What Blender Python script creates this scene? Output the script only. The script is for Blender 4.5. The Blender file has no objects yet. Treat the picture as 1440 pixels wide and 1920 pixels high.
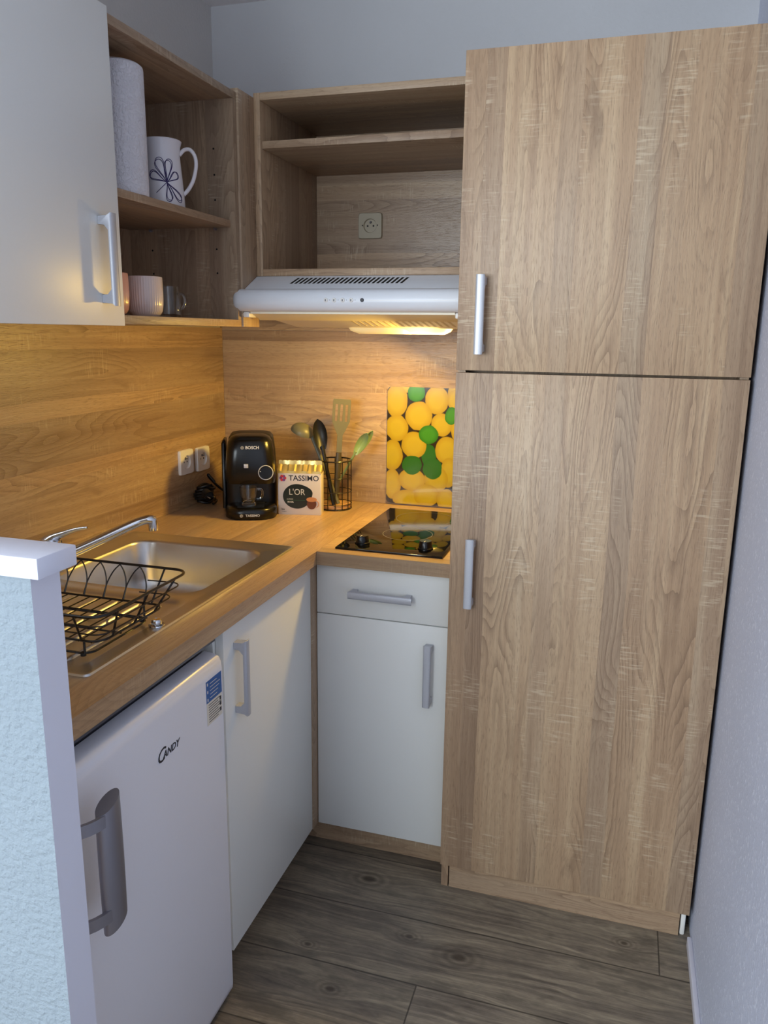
import bpy, bmesh, math, random
from mathutils import Vector, Matrix
PI = math.pi
S = bpy.context.scene
C = S.collection
random.seed(7)

# ------------------------------------------------------------------ materials
def lin(r, g, b):
    f = lambda c: (c/255/12.92) if c/255 <= .04045 else ((c/255+.055)/1.055)**2.4
    return (f(r), f(g), f(b), 1)

class NT:
    def __init__(s, name):
        s.m = bpy.data.materials.new(name); s.m.use_nodes = True
        s.t = s.m.node_tree; s.b = s.t.nodes['Principled BSDF']
    def n(s, typ, **kw):
        nd = s.t.nodes.new('ShaderNode'+typ)
        for k, v in kw.items():
            if k.startswith('i_'): nd.inputs[k[2:]].default_value = v
            else: setattr(nd, k, v)
        return nd
    def l(s, a, b): s.t.links.new(a, b)
    def math(s, op, a, b=None, c=None, clamp=False):
        nd = s.n('Math', operation=op, use_clamp=clamp)
        for i, v in enumerate((a, b, c)):
            if v is None: continue
            if isinstance(v, (int, float)): nd.inputs[i].default_value = v
            else: s.l(v, nd.inputs[i])
        return nd.outputs[0]
    def xyz(s, x, y, z=0.0):
        nd = s.n('CombineXYZ')
        for i, v in enumerate((x, y, z)):
            if isinstance(v, (int, float)): nd.inputs[i].default_value = v
            else: s.l(v, nd.inputs[i])
        return nd.outputs[0]
    def noise(s, vec, scale=1, detail=2, rough=.5, dist=0):
        nd = s.n('TexNoise'); nd.inputs['Scale'].default_value = scale; nd.inputs['Detail'].default_value = detail
        nd.inputs['Roughness'].default_value = rough; nd.inputs['Distortion'].default_value = dist
        s.l(vec, nd.inputs['Vector']); return nd.outputs['Fac']
    def ramp(s, fac, stops, interp='LINEAR'):
        nd = s.n('ValToRGB'); nd.color_ramp.interpolation = interp
        e = nd.color_ramp.elements
        while len(e) < len(stops): e.new(.5)
        for el, (p, c) in zip(e, stops):
            el.position = p; el.color = c if len(c) == 4 else (*c, 1)
        s.l(fac, nd.inputs[0]); return nd.outputs[0]
    def mapr(s, v, a, b, c, d, smooth=False):
        nd = s.n('MapRange'); nd.clamp = True
        if smooth: nd.interpolation_type = 'SMOOTHSTEP'
        s.l(v, nd.inputs[0])
        for i, q in enumerate((a, b, c, d)): nd.inputs[i+1].default_value = q
        return nd.outputs[0]
    def mix(s, fac, a, b, mode='MIX'):
        nd = s.n('Mix', data_type='RGBA', blend_type=mode)
        for i, v in ((0, fac), (6, a), (7, b)):
            if isinstance(v, (int, float, tuple)): nd.inputs[i].default_value = v
            else: s.l(v, nd.inputs[i])
        return nd.outputs[2]
    def bump(s, h, strength, dist=.001):
        nd = s.n('Bump'); nd.inputs['Strength'].default_value = strength; nd.inputs['Distance'].default_value = dist
        s.l(h, nd.inputs['Height']); s.l(nd.outputs[0], s.b.inputs['Normal'])

def plain(name, col, rough=.5, metal=0, coat=0, spec=.5, trans=0, ior=1.45, noise=0, nscale=300, bump=0):
    t = NT(name); b = t.b
    b.inputs['Base Color'].default_value = col; b.inputs['Roughness'].default_value = rough
    b.inputs['Metallic'].default_value = metal; b.inputs['Coat Weight'].default_value = coat
    b.inputs['Specular IOR Level'].default_value = spec; b.inputs['Transmission Weight'].default_value = trans
    b.inputs['IOR'].default_value = ior
    tc = t.n('TexCoord')
    nz = t.noise(tc.outputs['Object'], nscale, 3)
    k = t.mapr(nz, .3, .7, 1-noise, 1.0)
    c = t.mix(1.0, col, t.xyz(k, k, k), 'MULTIPLY')
    t.l(c, b.inputs['Base Color'])
    if bump: t.bump(nz, bump, .0005)
    return t.m

def oak(name, axis, seed=0.0, tint=(1, 1, 1), rough=.45, cath=1.0, sawk=1.0):
    """sawn light oak decor; grain runs along local axis"""
    t = NT(name)
    tc = t.n('TexCoord'); sp = t.n('SeparateXYZ'); t.l(tc.outputs['Object'], sp.inputs[0])
    o = {'X': (sp.outputs[0], sp.outputs[1], sp.outputs[2]), 'Y': (sp.outputs[1], sp.outputs[0], sp.outputs[2]), 'Z': (sp.outputs[2], sp.outputs[0], sp.outputs[1])}[axis]
    v = t.math('ADD', o[0], seed*1.37)
    u = t.math('ADD', t.math('ADD', o[1], o[2]), seed)
    mul = lambda a, b: t.math('MULTIPLY', a, b)
    add = lambda a, b: t.math('ADD', a, b)
    warp = t.noise(t.xyz(mul(u, 4), mul(v, .9), seed), 1, 3, .5)
    w2 = t.noise(t.xyz(mul(u, 14), mul(v, 3.2), seed+5), 1, 2, .5)
    # glued staves of slightly different tone
    uw = add(u, mul(warp, .03))
    cell = t.math('FLOOR', add(mul(uw, 13), mul(t.math('SINE', mul(uw, 37)), .35)))
    wn = t.n('TexWhiteNoise', noise_dimensions='1D'); t.l(add(cell, seed*3.7), wn.inputs['W'])
    sc = t.n('SeparateColor'); t.l(wn.outputs['Color'], sc.inputs[0])
    stave = wn.outputs['Value']
    uo = add(u, mul(stave, .9)); vo = add(v, mul(sc.outputs[1], 3.0))
    streak = t.noise(t.xyz(add(mul(uo, 60), mul(warp, 5)), mul(vo, .6), seed), 1, 5, .6)
    fine = t.noise(t.xyz(add(mul(uo, 430), mul(w2, 14)), mul(v, 6), seed), 1, 3, .6)
    wide = t.noise(t.xyz(mul(uo, 15), mul(vo, .8), seed+2), 1, 3, .5)
    # growth rings: contour lines of a stretched field give arches and closed loops
    fld = t.noise(t.xyz(mul(uo, 8), mul(vo, 1.25), seed+21), 1, 1.5, .4)
    fld = add(fld, mul(t.noise(t.xyz(mul(uo, 40), mul(vo, 9), seed+23), 1, 2, .5), .035))
    saw_ = t.math('FRACT', add(mul(fld, 30), mul(uo, 9)))
    ring = t.math('POWER', saw_, 2.6)
    patch = t.mapr(t.noise(t.xyz(mul(uo, 9), mul(vo, 1.7), seed+9), 1, 2, .5), .44, .62, .06, 1, True)
    ringm = mul(mul(ring, patch), .60*cath)
    fleck = t.mapr(t.noise(t.xyz(add(mul(uo, 22), mul(w2, 3)), mul(vo, 2.6), seed+31), 1, 4, .6), .60, .74, 0, .55*cath, True)
    saw = t.noise(t.xyz(mul(u, 22), mul(v, 240), seed+3), 1, 2, .55)
    sawp = t.mapr(t.noise(t.xyz(mul(uo, 13), mul(v, 5.5), seed+17), 1, 3, .5), .53, .68, 0, 1, True)
    sawm = mul(t.mapr(saw, .52, .66, 0, .42*sawk), sawp)
    pore = t.mapr(t.noise(t.xyz(add(mul(u, 640), mul(w2, 30)), mul(v, 46), seed), 1, 2, .5), .55, .70, 0, .45)
    T = lambda r, g, b: tuple(a*k*q for a, k, q in zip(lin(r, g, b)[:3], tint, (.90, .915, .93)))+(1,)
    base = t.ramp(add(mul(streak, .55), mul(wide, .45)), [(.30, T(158, 129, 103)), (.46, T(185, 155, 126)), (.60, T(199, 171, 140)), (.75, T(210, 186, 157))])
    tintc = t.ramp(stave, [(0, (.66, .66, .69)), (.25, (.94, .89, .84)), (.45, (.76, .77, .80)), (.65, (1.0, .96, .90)), (.85, (.90, .92, .93)), (1, (1.04, 1.02, .98))])
    c = t.mix(.95, base, tintc, 'MULTIPLY')
    f = t.mapr(fine, .3, .7, .88, 1.06)
    c = t.mix(1.0, c, t.xyz(f, f, f), 'MULTIPLY')
    c = t.mix(ringm, c, T(116, 89, 68))
    c = t.mix(fleck, c, T(128, 103, 82))
    c = t.mix(pore, c, T(128, 101, 78))
    c = t.mix(sawm, c, T(226, 206, 176))
    t.l(c, t.b.inputs['Base Color'])
    t.b.inputs['Roughness'].default_value = rough
    hgt = t.math('SUBTRACT', add(fine, sawm), add(pore, mul(ringm, .6)))
    t.bump(hgt, .45, .0007)
    return t.m

def floor_mat():
    t = NT('grey_plank_floor')
    tc = t.n('TexCoord'); sp = t.n('SeparateXYZ'); t.l(tc.outputs['Object'], sp.inputs[0])
    x, y = sp.outputs[0], sp.outputs[1]
    ry = t.math('MULTIPLY', y, -5.0)
    row = t.math('FLOOR', ry); fy = t.math('FRACT', ry)
    r4 = t.n('Math', operation='COMPARE'); t.l(row, r4.inputs[0]); r4.inputs[1].default_value = 4; r4.inputs[2].default_value = .1
    xs = t.math('SUBTRACT', x, t.math('ADD', t.math('ADD', t.math('MULTIPLY', t.math('SUBTRACT', row, 3), .3325), .32), t.math('MULTIPLY', r4.outputs[0], -.2025)))
    xr = t.math('DIVIDE', xs, 1.2); col = t.math('FLOOR', xr); fx = t.math('FRACT', xr)
    ey = t.math('MINIMUM', fy, t.math('SUBTRACT', 1, fy)); ex = t.math('MINIMUM', fx, t.math('SUBTRACT', 1, fx))
    gy = t.mapr(ey, .004, .014, 1, 0); gx = t.mapr(ex, .0006, .002, 1, 0)
    gap = t.math('MAXIMUM', gy, gx)
    wn = t.n('TexWhiteNoise', noise_dimensions='2D'); t.l(t.xyz(row, col), wn.inputs['Vector'])
    r = wn.outputs['Value']
    off = t.math('MULTIPLY', r, 17)
    # knots pull the grain around them
    dk = None; pull = None
    for (kx, ky, s_) in ((.77, -.691, 1.0), (1.061, -.89, .9), (.93, -.86, .5), (1.44, -.72, .45), (.70, -.96, .45), (.80, -1.07, .6), (1.18, -1.13, .6)):
        d = t.math('SQRT', t.math('ADD', t.math('POWER', t.math('DIVIDE', t.math('SUBTRACT', x, kx), .026*s_), 2), t.math('POWER', t.math('DIVIDE', t.math('SUBTRACT', y, ky), .017*s_), 2)))
        core = t.mapr(d, .35, 1.1, .95, 0, True)
        halo = t.mapr(d, .8, 4.0, .5, 0, True)
        k_ = t.math('MAXIMUM', core, t.math('MULTIPLY', halo, t.math('MULTIPLY_ADD', t.math('SINE', t.math('MULTIPLY', d, 5.5)), .5, .5)))
        dk = k_ if dk is None else t.math('MAXIMUM', dk, k_)
        p_ = t.mapr(d, 0, 7, 1.2, 0, True); pull = p_ if pull is None else t.math('ADD', pull, p_)
    warp = t.noise(t.xyz(t.math('MULTIPLY', x, 2.2), t.math('MULTIPLY', y, 12), off), 1, 3)
    yy = t.math('ADD', t.math('MULTIPLY', y, 90), t.math('ADD', t.math('MULTIPLY', warp, 8), pull))
    streak = t.noise(t.xyz(t.math('MULTIPLY', x, 2.6), yy, off), 1, 5, .65)
    fine = t.noise(t.xyz(t.math('MULTIPLY', x, 14), t.math('MULTIPLY', y, 520), off), 1, 3, .6)
    cloud = t.noise(t.xyz(t.math('MULTIPLY', x, 5), t.math('MULTIPLY', y, 12), off), 1, 4, .6)
    mottle = t.noise(t.xyz(t.math('MULTIPLY', x, 60), t.math('MULTIPLY', y, 160), off), 1, 2, .5)
    c = t.ramp(t.math('ADD', t.math('MULTIPLY', streak, .55), t.math('MULTIPLY', cloud, .45)), [(.28, lin(70, 62, 55)), (.43, lin(112, 102, 91)), (.56, lin(146, 134, 116)), (.70, lin(184, 170, 146))])
    k = t.mapr(r, 0, 1, .8, 1.12)
    c = t.mix(1.0, c, t.xyz(k, k, k), 'MULTIPLY')
    f = t.mapr(fine, .3, .7, .78, 1.08); c = t.mix(1.0, c, t.xyz(f, f, f), 'MULTIPLY')
    f = t.mapr(mottle, .3, .7, .9, 1.08); c = t.mix(1.0, c, t.xyz(f, f, f), 'MULTIPLY')
    dark = t.mapr(cloud, .54, .66, 0, .62, True); c = t.mix(dark, c, lin(74, 68, 62))
    c = t.mix(t.math('MULTIPLY', dk, .8), c, lin(52, 42, 34))
    c = t.mix(t.math('MULTIPLY', gap, .8), c, lin(40, 36, 32))
    t.l(c, t.b.inputs['Base Color'])
    t.b.inputs['Roughness'].default_value = .42
    t.bump(t.math('SUBTRACT', fine, gap), .3, .0008)
    return t.m

def plaster(name, col, scale, strength, dist, rough=.85, speck=None, soft=False):
    t = NT(name); tc = t.n('TexCoord')
    n1 = t.noise(tc.outputs['Object'], scale, 6 if soft else 4, .55)
    n2 = t.noise(tc.outputs['Object'], 2.5, 2, .5)
    k = t.mapr(n2, .3, .7, .95, 1.02)
    c = t.mix(1.0, col, t.xyz(k, k, k), 'MULTIPLY')
    if speck: c = t.mix(t.mapr(n1, .56, .68, 0, .6), c, speck)
    t.l(c, t.b.inputs['Base Color']); t.b.inputs['Roughness'].default_value = rough
    t.bump(t.mapr(n1, .25, .75, 0, 1) if soft else t.mapr(n1, .4, .65, 0, 1, True), strength, dist)
    return t.m

M = {}
M['oak_z'] = oak('oak_vertical', 'Z', 1.0)
M['oak_door'] = oak('oak_tall_door', 'Z', 4.3)
M['oak_x'] = oak('oak_across', 'X', 2.0)
M['oak_y'] = oak('oak_lengthwise', 'Y', 3.0)
M['oak_splash_x'] = oak('oak_backsplash_across', 'X', 6.2, rough=.38, cath=.8, tint=(1.06, 1.04, .92), sawk=.7)
M['oak_splash_y'] = oak('oak_backsplash_lengthwise', 'Y', 7.7, rough=.38, cath=1.0, tint=(1.06, 1.04, .92), sawk=.7)
M['oak_back'] = oak('oak_back_panel', 'X', 5.1, rough=.32)
M['top_x'] = oak('oak_worktop_across', 'X', 8.1, tint=(1.06, 1.03, .92), rough=.33, cath=.35, sawk=.3)
M['top_y'] = oak('oak_worktop_lengthwise', 'Y', 9.4, tint=(1.06, 1.03, .92), rough=.33, cath=.5, sawk=.3)
M['floor'] = floor_mat()
M['white'] = plain('white_melamine', lin(232, 233, 230), .35, noise=.01)
M['white_fridge'] = plain('white_lacquer', lin(226, 228, 238), .28, noise=.01)
M['white_hood'] = plain('white_enamel', lin(226, 230, 238), .3, noise=.01)
M['cream'] = plain('cream_plastic', lin(172, 162, 142), .4)
M['white_plastic'] = plain('white_plastic', lin(232, 230, 226), .35)
M['alu'] = plain('brushed_aluminium', lin(192, 194, 202), .42, metal=.3, noise=.05, nscale=400)
M['greymetal'] = plain('grey_satin_metal', lin(150, 148, 156), .35, metal=.7)
M['chrome'] = plain('chrome', lin(215, 216, 220), .1, metal=1)
M['dark'] = plain('dark_gap', lin(18, 17, 17), .6)
M['rail'] = plain('grey_rail', lin(92, 94, 104), .35, metal=.5)
M['black'] = plain('black_gloss_plastic', lin(9, 9, 10), .26)
M['blacksatin'] = plain('black_satin_plastic', lin(16, 16, 17), .42)
M['wire'] = plain('black_wire', lin(20, 17, 17), .3, coat=.3)
M['hob'] = plain('black_ceramic_glass', lin(8, 8, 9), .04, ior=1.45)
M['ceramic'] = plain('white_ceramic', lin(224, 220, 224), .2, coat=.3)
M['pink'] = plain('pale_pink_ceramic', lin(220, 203, 196), .18, coat=.4)
M['coral'] = plain('coral_ceramic', lin(214, 160, 140), .2, coat=.4)
M['purple'] = plain('purple_ink', lin(52, 40, 92), .5)
M['glass'] = plain('clear_glass', (.95, .97, .97, 1), .01, trans=1, ior=1.47)
M['lens'] = None
M['pale_ink'] = plain('pale_grey_print', lin(205, 205, 205), .4)
M['dark_ink'] = plain('dark_print', lin(38, 38, 48), .45)
M['grey_ink'] = plain('grey_print', lin(120, 122, 130), .45)
M['blue'] = plain('blue_label', lin(32, 88, 158), .35)
M['label'] = plain('beige_label', lin(216, 212, 202), .4)
M['gold'] = plain('gold_foil', lin(206, 186, 124), .34, metal=.7, bump=1.0, nscale=45)
M['paperboard'] = plain('white_carton', lin(214, 208, 205), .4)
M['espresso'] = plain('espresso_brown', lin(96, 50, 28), .4)
M['crema'] = plain('crema_tan', lin(190, 130, 84), .4)
M['darkgreen'] = plain('dark_green_print', lin(14, 26, 20), .3)
M['greenline'] = plain('green_print', lin(40, 110, 60), .4)
M['red'] = plain('red_print', lin(190, 40, 50), .4)
M['violet'] = plain('violet_print', lin(110, 60, 130), .4)
M['sage'] = plain('sage_grey_silicone', lin(102, 100, 80), .38)
M['taupe'] = plain('taupe_nylon', lin(70, 64, 52), .4)
M['mint'] = plain('pale_green_plastic', lin(132, 158, 108), .3)
M['lightwood'] = plain('light_wood_disc', lin(206, 160, 110), .5, noise=.15, nscale=60)
M['towel'] = plaster('paper_towel', lin(222, 220, 226), 130, .8, .002)
M['filter'] = plain('hood_filter', lin(236, 228, 206), .45)
M['filter_dark'] = plain('hood_filter_slot', lin(196, 180, 146), .5)
M['wall'] = plaster('wall_paint', lin(190, 191, 196), 90, .25, .001)
M['wall_room'] = plaster('low_bounce_room_wall', lin(112, 110, 108), 90, .25, .001)  # unseen room walls, colour set dark to cut bounced light
M['wall_side'] = plaster('wall_paint_side', lin(212, 210, 208), 90, .25, .001)
M['wall_lilac'] = plaster('lilac_wall_paint', lin(192, 197, 216), 130, .45, .0012, rough=.6, speck=lin(232, 236, 250))
M['crepi'] = plaster('coarse_white_render', lin(148, 160, 170), 95, .8, .004, soft=True)
M['trim'] = plain('painted_trim', lin(226, 227, 240), .45)
M['ceiling'] = plaster('ceiling_paint', lin(232, 232, 236), 60, .15, .001)
t = NT('warm_lamp_lens'); t.b.inputs['Base Color'].default_value = lin(240, 220, 170)
t.b.inputs['Emission Color'].default_value = (1, .70, .26, 1)
tc = t.n('TexCoord'); vm = t.n('VectorMath', operation='DISTANCE'); t.l(tc.outputs['Object'], vm.inputs[0]); vm.inputs[1].default_value = (.170, -.018, -.012)   # the bulb behind the diffuser
t.l(t.math('ADD', .35, t.math('MULTIPLY', t.math('EXPONENT', t.math('MULTIPLY', t.math('POWER', t.math('DIVIDE', vm.outputs['Value'], .05), 2), -1)), 22)), t.b.inputs['Emission Strength']); M['lens'] = t.m
# brushed steel with streaks
t = NT('brushed_steel'); tc = t.n('TexCoord'); sp = t.n('SeparateXYZ'); t.l(tc.outputs['Object'], sp.inputs[0])
nz = t.noise(t.xyz(t.math('MULTIPLY', sp.outputs[0], 900), t.math('MULTIPLY', sp.outputs[1], 20), t.math('MULTIPLY', sp.outputs[2], 900)), 1, 2)
t.b.inputs['Base Color'].default_value = lin(206, 204, 202); t.b.inputs['Metallic'].default_value = 1
t.l(t.mapr(nz, .3, .7, .30, .38), t.b.inputs['Roughness']); M['steel'] = t.m

def lemon_mat():
    t = NT('lemon_print'); b = t.b
    g = bpy.data.node_groups.new('fruit', 'ShaderNodeTree')
    for nm, ty in (('V', 'NodeSocketVector'), ('Centre', 'NodeSocketVector'), ('Radius', 'NodeSocketVector'), ('Fruit', 'NodeSocketColor'), ('Rim', 'NodeSocketColor'), ('Under', 'NodeSocketColor')):
        g.interface.new_socket(nm, in_out='INPUT', socket_type=ty)
    g.interface.new_socket('Color', in_out='OUTPUT', socket_type='NodeSocketColor')
    gi = g.nodes.new('NodeGroupInput'); go = g.nodes.new('NodeGroupOutput'); L = g.links.new
    a = g.nodes.new('ShaderNodeVectorMath'); a.operation = 'SUBTRACT'; L(gi.outputs[0], a.inputs[0]); L(gi.outputs[1], a.inputs[1])
    d = g.nodes.new('ShaderNodeVectorMath'); d.operation = 'DIVIDE'; L(a.outputs[0], d.inputs[0]); L(gi.outputs[2], d.inputs[1])
    ln = g.nodes.new('ShaderNodeVectorMath'); ln.operation = 'LENGTH'; L(d.outputs[0], ln.inputs[0])
    mr = g.nodes.new('ShaderNodeMapRange'); L(ln.outputs['Value'], mr.inputs[0])
    for i, q in enumerate((.97, 1.03, 1, 0)): mr.inputs[i+1].default_value = q
    mr2 = g.nodes.new('ShaderNodeMapRange'); L(ln.outputs['Value'], mr2.inputs[0])
    for i, q in enumerate((.55, 1.05, 0, .75)): mr2.inputs[i+1].default_value = q
    m1 = g.nodes.new('ShaderNodeMix'); m1.data_type = 'RGBA'; L(mr2.outputs[0], m1.inputs[0]); L(gi.outputs[3], m1.inputs[6]); L(gi.outputs[4], m1.inputs[7])
    m2 = g.nodes.new('ShaderNodeMix'); m2.data_type = 'RGBA'; L(mr.outputs[0], m2.inputs[0]); L(gi.outputs[5], m2.inputs[6]); L(m1.outputs[2], m2.inputs[7])
    L(m2.outputs[2], go.inputs[0])
    tc = t.n('TexCoord'); sp = t.n('SeparateXYZ'); t.l(tc.outputs['Object'], sp.inputs[0])
    wob = t.noise(tc.outputs['Object'], 30, 2)
    px = t.math('ADD', t.math('MULTIPLY', sp.outputs[0], 2390), 872)         # board metres to print units
    py = t.math('SUBTRACT', 970, t.math('MULTIPLY', sp.outputs[2], 2475))
    V = t.xyz(t.math('ADD', px, t.math('MULTIPLY', wob, 22)), t.math('ADD', py, t.math('MULTIPLY', wob, -18)))
    Y = lin(180, 158, 40); YR = lin(160, 128, 22); G = lin(62, 132, 32); GR = lin(36, 96, 18); G2 = lin(44, 100, 30)
    fruits = [(1010, 15, 110, 50, Y), (1440, 60, 90, 100, Y), (945, 130, 88, 125, Y), (1265, 115, 90, 110, Y), (1400, 110, 50, 80, Y), (950, 350, 90, 105, Y), (1125, 245, 105, 112, Y),
              (1305, 310, 80, 92, Y), (1450, 340, 70, 110, Y), (920, 570, 80, 122, Y), (1210, 560, 60, 90, G2), (1350, 510, 85, 108, Y), (1092, 480, 98, 108, Y), (1470, 560, 60, 100, Y),
              (1370, 690, 60, 120, Y), (1275, 745, 92, 112, Y), (920, 810, 68, 122, Y), (1080, 765, 108, 92, Y), (1050, 925, 125, 72, Y), (1200, 885, 98, 92, Y), (1355, 910, 75, 85, Y), (1480, 800, 70, 100, Y),
              (1102, 62, 68, 68, G), (1380, 235, 45, 68, G), (1205, 392, 75, 74, G), (1077, 645, 78, 76, G2), (1245, 665, 76, 84, G2), (1470, 940, 60, 60, G)]
    c = lin(44, 34, 12)
    prev = None
    for (cx, cy, rx, ry, colr) in fruits:
        nd = t.n('Group'); nd.node_tree = g
        t.l(V, nd.inputs[0]); nd.inputs[1].default_value = (cx+11, cy-9, 0); nd.inputs[2].default_value = (rx*1.015, ry*1.015, 1)
        nd.inputs[3].default_value = colr; nd.inputs[4].default_value = YR if colr == Y else GR
        if prev is None: nd.inputs[5].default_value = c
        else: t.l(prev, nd.inputs[5])
        prev = nd.outputs[0]
    t.l(prev, b.inputs['Base Color']); b.inputs['Roughness'].default_value = .15; b.inputs['Coat Weight'].default_value = .3
    return t.m
M['lemons'] = lemon_mat()

# ------------------------------------------------------------------ geometry helpers
def box(bm, x0, x1, y0, y1, z0, z1, mi=0):
    vs = [bm.verts.new(p) for p in ((x0, y0, z0), (x1, y0, z0), (x1, y1, z0), (x0, y1, z0), (x0, y0, z1), (x1, y0, z1), (x1, y1, z1), (x0, y1, z1))]
    fs = [bm.faces.new([vs[i] for i in f]) for f in ((0, 3, 2, 1), (4, 5, 6, 7), (0, 1, 5, 4), (1, 2, 6, 5), (2, 3, 7, 6), (3, 0, 4, 7))]
    for f in fs: f.material_index = mi
    return vs
def BX(*a):
    bm = bmesh.new(); box(bm, *a); return bm
def bevel(bm, w=.001, seg=2):
    bmesh.ops.bevel(bm, geom=bm.edges[:]+bm.verts[:], offset=w, segments=seg, profile=.5, affect='EDGES', clamp_overlap=True); return bm
def loft(bm, rings, cap0=True, cap1=True, close=True):
    R = [[bm.verts.new(p) for p in r] for r in rings]; n = len(R[0])
    for a, b in zip(R, R[1:]):
        for i in range(n if close else n-1):
            j = (i+1) % n; bm.faces.new((a[i], a[j], b[j], b[i]))
    if cap0: bm.faces.new(R[0][::-1])
    if cap1: bm.faces.new(R[-1])
    return R
def lathe(bm, prof, n=40, c=(0, 0), sx=1, sy=1, caps=False, rib=None):
    rings = []
    for (r, z) in prof:
        rings.append([(c[0]+sx*(r*(1+(rib(z, k/n*2*PI) if rib else 0)))*math.cos(k/n*2*PI), c[1]+sy*(r*(1+(rib(z, k/n*2*PI) if rib else 0)))*math.sin(k/n*2*PI), z) for k in range(n)])
    loft(bm, rings, caps, caps)
def tube(bm, pts, r, n=8, closed=False, flat=1.0):
    pts = [Vector(p) for p in pts]; m = len(pts); rings = []
    rs = r if isinstance(r, (list, tuple)) else [r]*m
    up = None
    for i, p in enumerate(pts):
        if closed: d = (pts[(i+1) % m]-pts[i-1])
        else: d = pts[min(i+1, m-1)]-pts[max(i-1, 0)]
        d.normalize()
        if up is None: up = d.orthogonal().normalized()
        else: up = (up-d*up.dot(d)).normalized()
        s = d.cross(up)
        rings.append([tuple(p+rs[i]*(up*math.cos(a)+s*math.sin(a)*flat)) for a in (2*PI*k/n for k in range(n))])
    if closed:
        R = [[bm.verts.new(q) for q in rr] for rr in rings]
        # find best rotation offset for seam
        best = min(range(n), key=lambda o: (R[-1][0].co-R[0][o].co).length)
        for i in range(m):
            a = R[i]; b = R[(i+1) % m]; o = best if i == m-1 else 0
            for k in range(n): bm.faces.new((a[k], a[(k+1) % n], b[(k+1+o) % n], b[(k+o) % n]))
    else: loft(bm, rings)
def rrect(x0, x1, y0, y1, r, z, n=6):
    P_ = []
    for cx, cy, a0 in ((x1-r, y1-r, 0), (x0+r, y1-r, 90), (x0+r, y0+r, 180), (x1-r, y0+r, 270)):
        for k in range(n+1):
            a = math.radians(a0+90*k/n); P_.append((cx+r*math.cos(a), cy+r*math.sin(a), z))
    return P_
def prism(bm, poly, z0, z1): loft(bm, [[(x, y, z0) for x, y in poly], [(x, y, z1) for x, y in poly]])
def curve_pts(P_, n=8):
    """Catmull-Rom through points"""
    P_ = [Vector(p) for p in P_]; out = []
    Q = [P_[0]*2-P_[1]]+P_+[P_[-1]*2-P_[-2]]
    for i in range(1, len(Q)-2):
        for k in range(n):
            t_ = k/n; a, b, c, d = Q[i-1], Q[i], Q[i+1], Q[i+2]
            out.append(.5*((2*b)+(c-a)*t_+(2*a-5*b+4*c-d)*t_*t_+(3*b-a-3*c+d)*t_**3))
    out.append(P_[-1]); return out
def xf(bm, mat): bmesh.ops.transform(bm, matrix=mat, verts=bm.verts[:]); return bm

def obj(name, bm, mats, parent=None, world=True, smooth=40):
    """world=True: coordinates are given in world space, shifted into the parent's frame"""
    me = bpy.data.meshes.new(name)
    if world and parent is not None:
        L = parent
        off = Vector(L.location)
        while L.parent: L = L.parent; off += Vector(L.location)
        bmesh.ops.translate(bm, vec=-off, verts=bm.verts[:])
    bmesh.ops.recalc_face_normals(bm, faces=bm.faces[:])
    for e in bm.edges:
        if len(e.link_faces) == 2: e.smooth = e.calc_face_angle(0) < math.radians(smooth)
    for f in bm.faces: f.smooth = True
    bm.to_mesh(me); bm.free()
    for m_ in (mats if isinstance(mats, (list, tuple)) else [mats]): me.materials.append(m_)
    o = bpy.data.objects.new(name, me); C.objects.link(o)
    if parent is not None: o.parent = parent
    return o
def tag(o, label=None, cat=None, group=None, kind=None):
    for k, v in (('label', label), ('category', cat), ('group', group), ('kind', kind)):
        if v: o[k] = v
    return o
def thing(name, label, cat, loc, rz=0, group=None):
    o = bpy.data.objects.new(name, None); C.objects.link(o); o.empty_display_size = .05
    o.location = loc; o.rotation_euler = (0, 0, rz); return tag(o, label, cat, group)
def struct(name, bm, mats): return tag(obj(name, bm, mats), kind='structure')
def solo(name, bm, mats, label, cat, org, group=None):
    """a thing that is one mesh, with its origin at org"""
    bmesh.ops.translate(bm, vec=-Vector(org), verts=bm.verts[:])
    o = obj(name, bm, mats); o.location = org; return tag(o, label, cat, group)

def text_bm(s, size, thick=.0002, shear=0, align='CENTER', xs=1.0, bold=0):
    cu = bpy.data.curves.new('t', 'FONT'); cu.body = s; cu.size = size; cu.extrude = thick; cu.shear = shear
    cu.align_x = align; cu.align_y = 'CENTER'; cu.resolution_u = 3; cu.offset = bold
    o = bpy.data.objects.new('t', cu); C.objects.link(o)
    dg = bpy.context.evaluated_depsgraph_get(); me = bpy.data.meshes.new_from_object(o.evaluated_get(dg))
    bm = bmesh.new(); bm.from_mesh(me); bpy.data.objects.remove(o); bpy.data.meshes.remove(me); bpy.data.curves.remove(cu)
    bmesh.ops.scale(bm, vec=(xs, 1, 1), verts=bm.verts[:])
    return bm
def merge(*bms):
    b0 = bms[0]
    for b in bms[1:]:
        me = bpy.data.meshes.new('tmp'); b.to_mesh(me); b0.from_mesh(me); bpy.data.meshes.remove(me); b.free()
    return b0
def frame(xd, yd, zd, o): # columns
    m = Matrix.Identity(4)
    for i, v in enumerate((xd, yd, zd)):
        for j in range(3): m[j][i] = v[j]
    m.translation = Vector(o); return m
FRONT = lambda o: frame((1, 0, 0), (0, 0, 1), (0, -1, 0), o)    # writing on a face looking to -y
SIDE = lambda o: frame((0, 1, 0), (0, 0, 1), (1, 0, 0), o)      # writing on a face looking to +x

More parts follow.
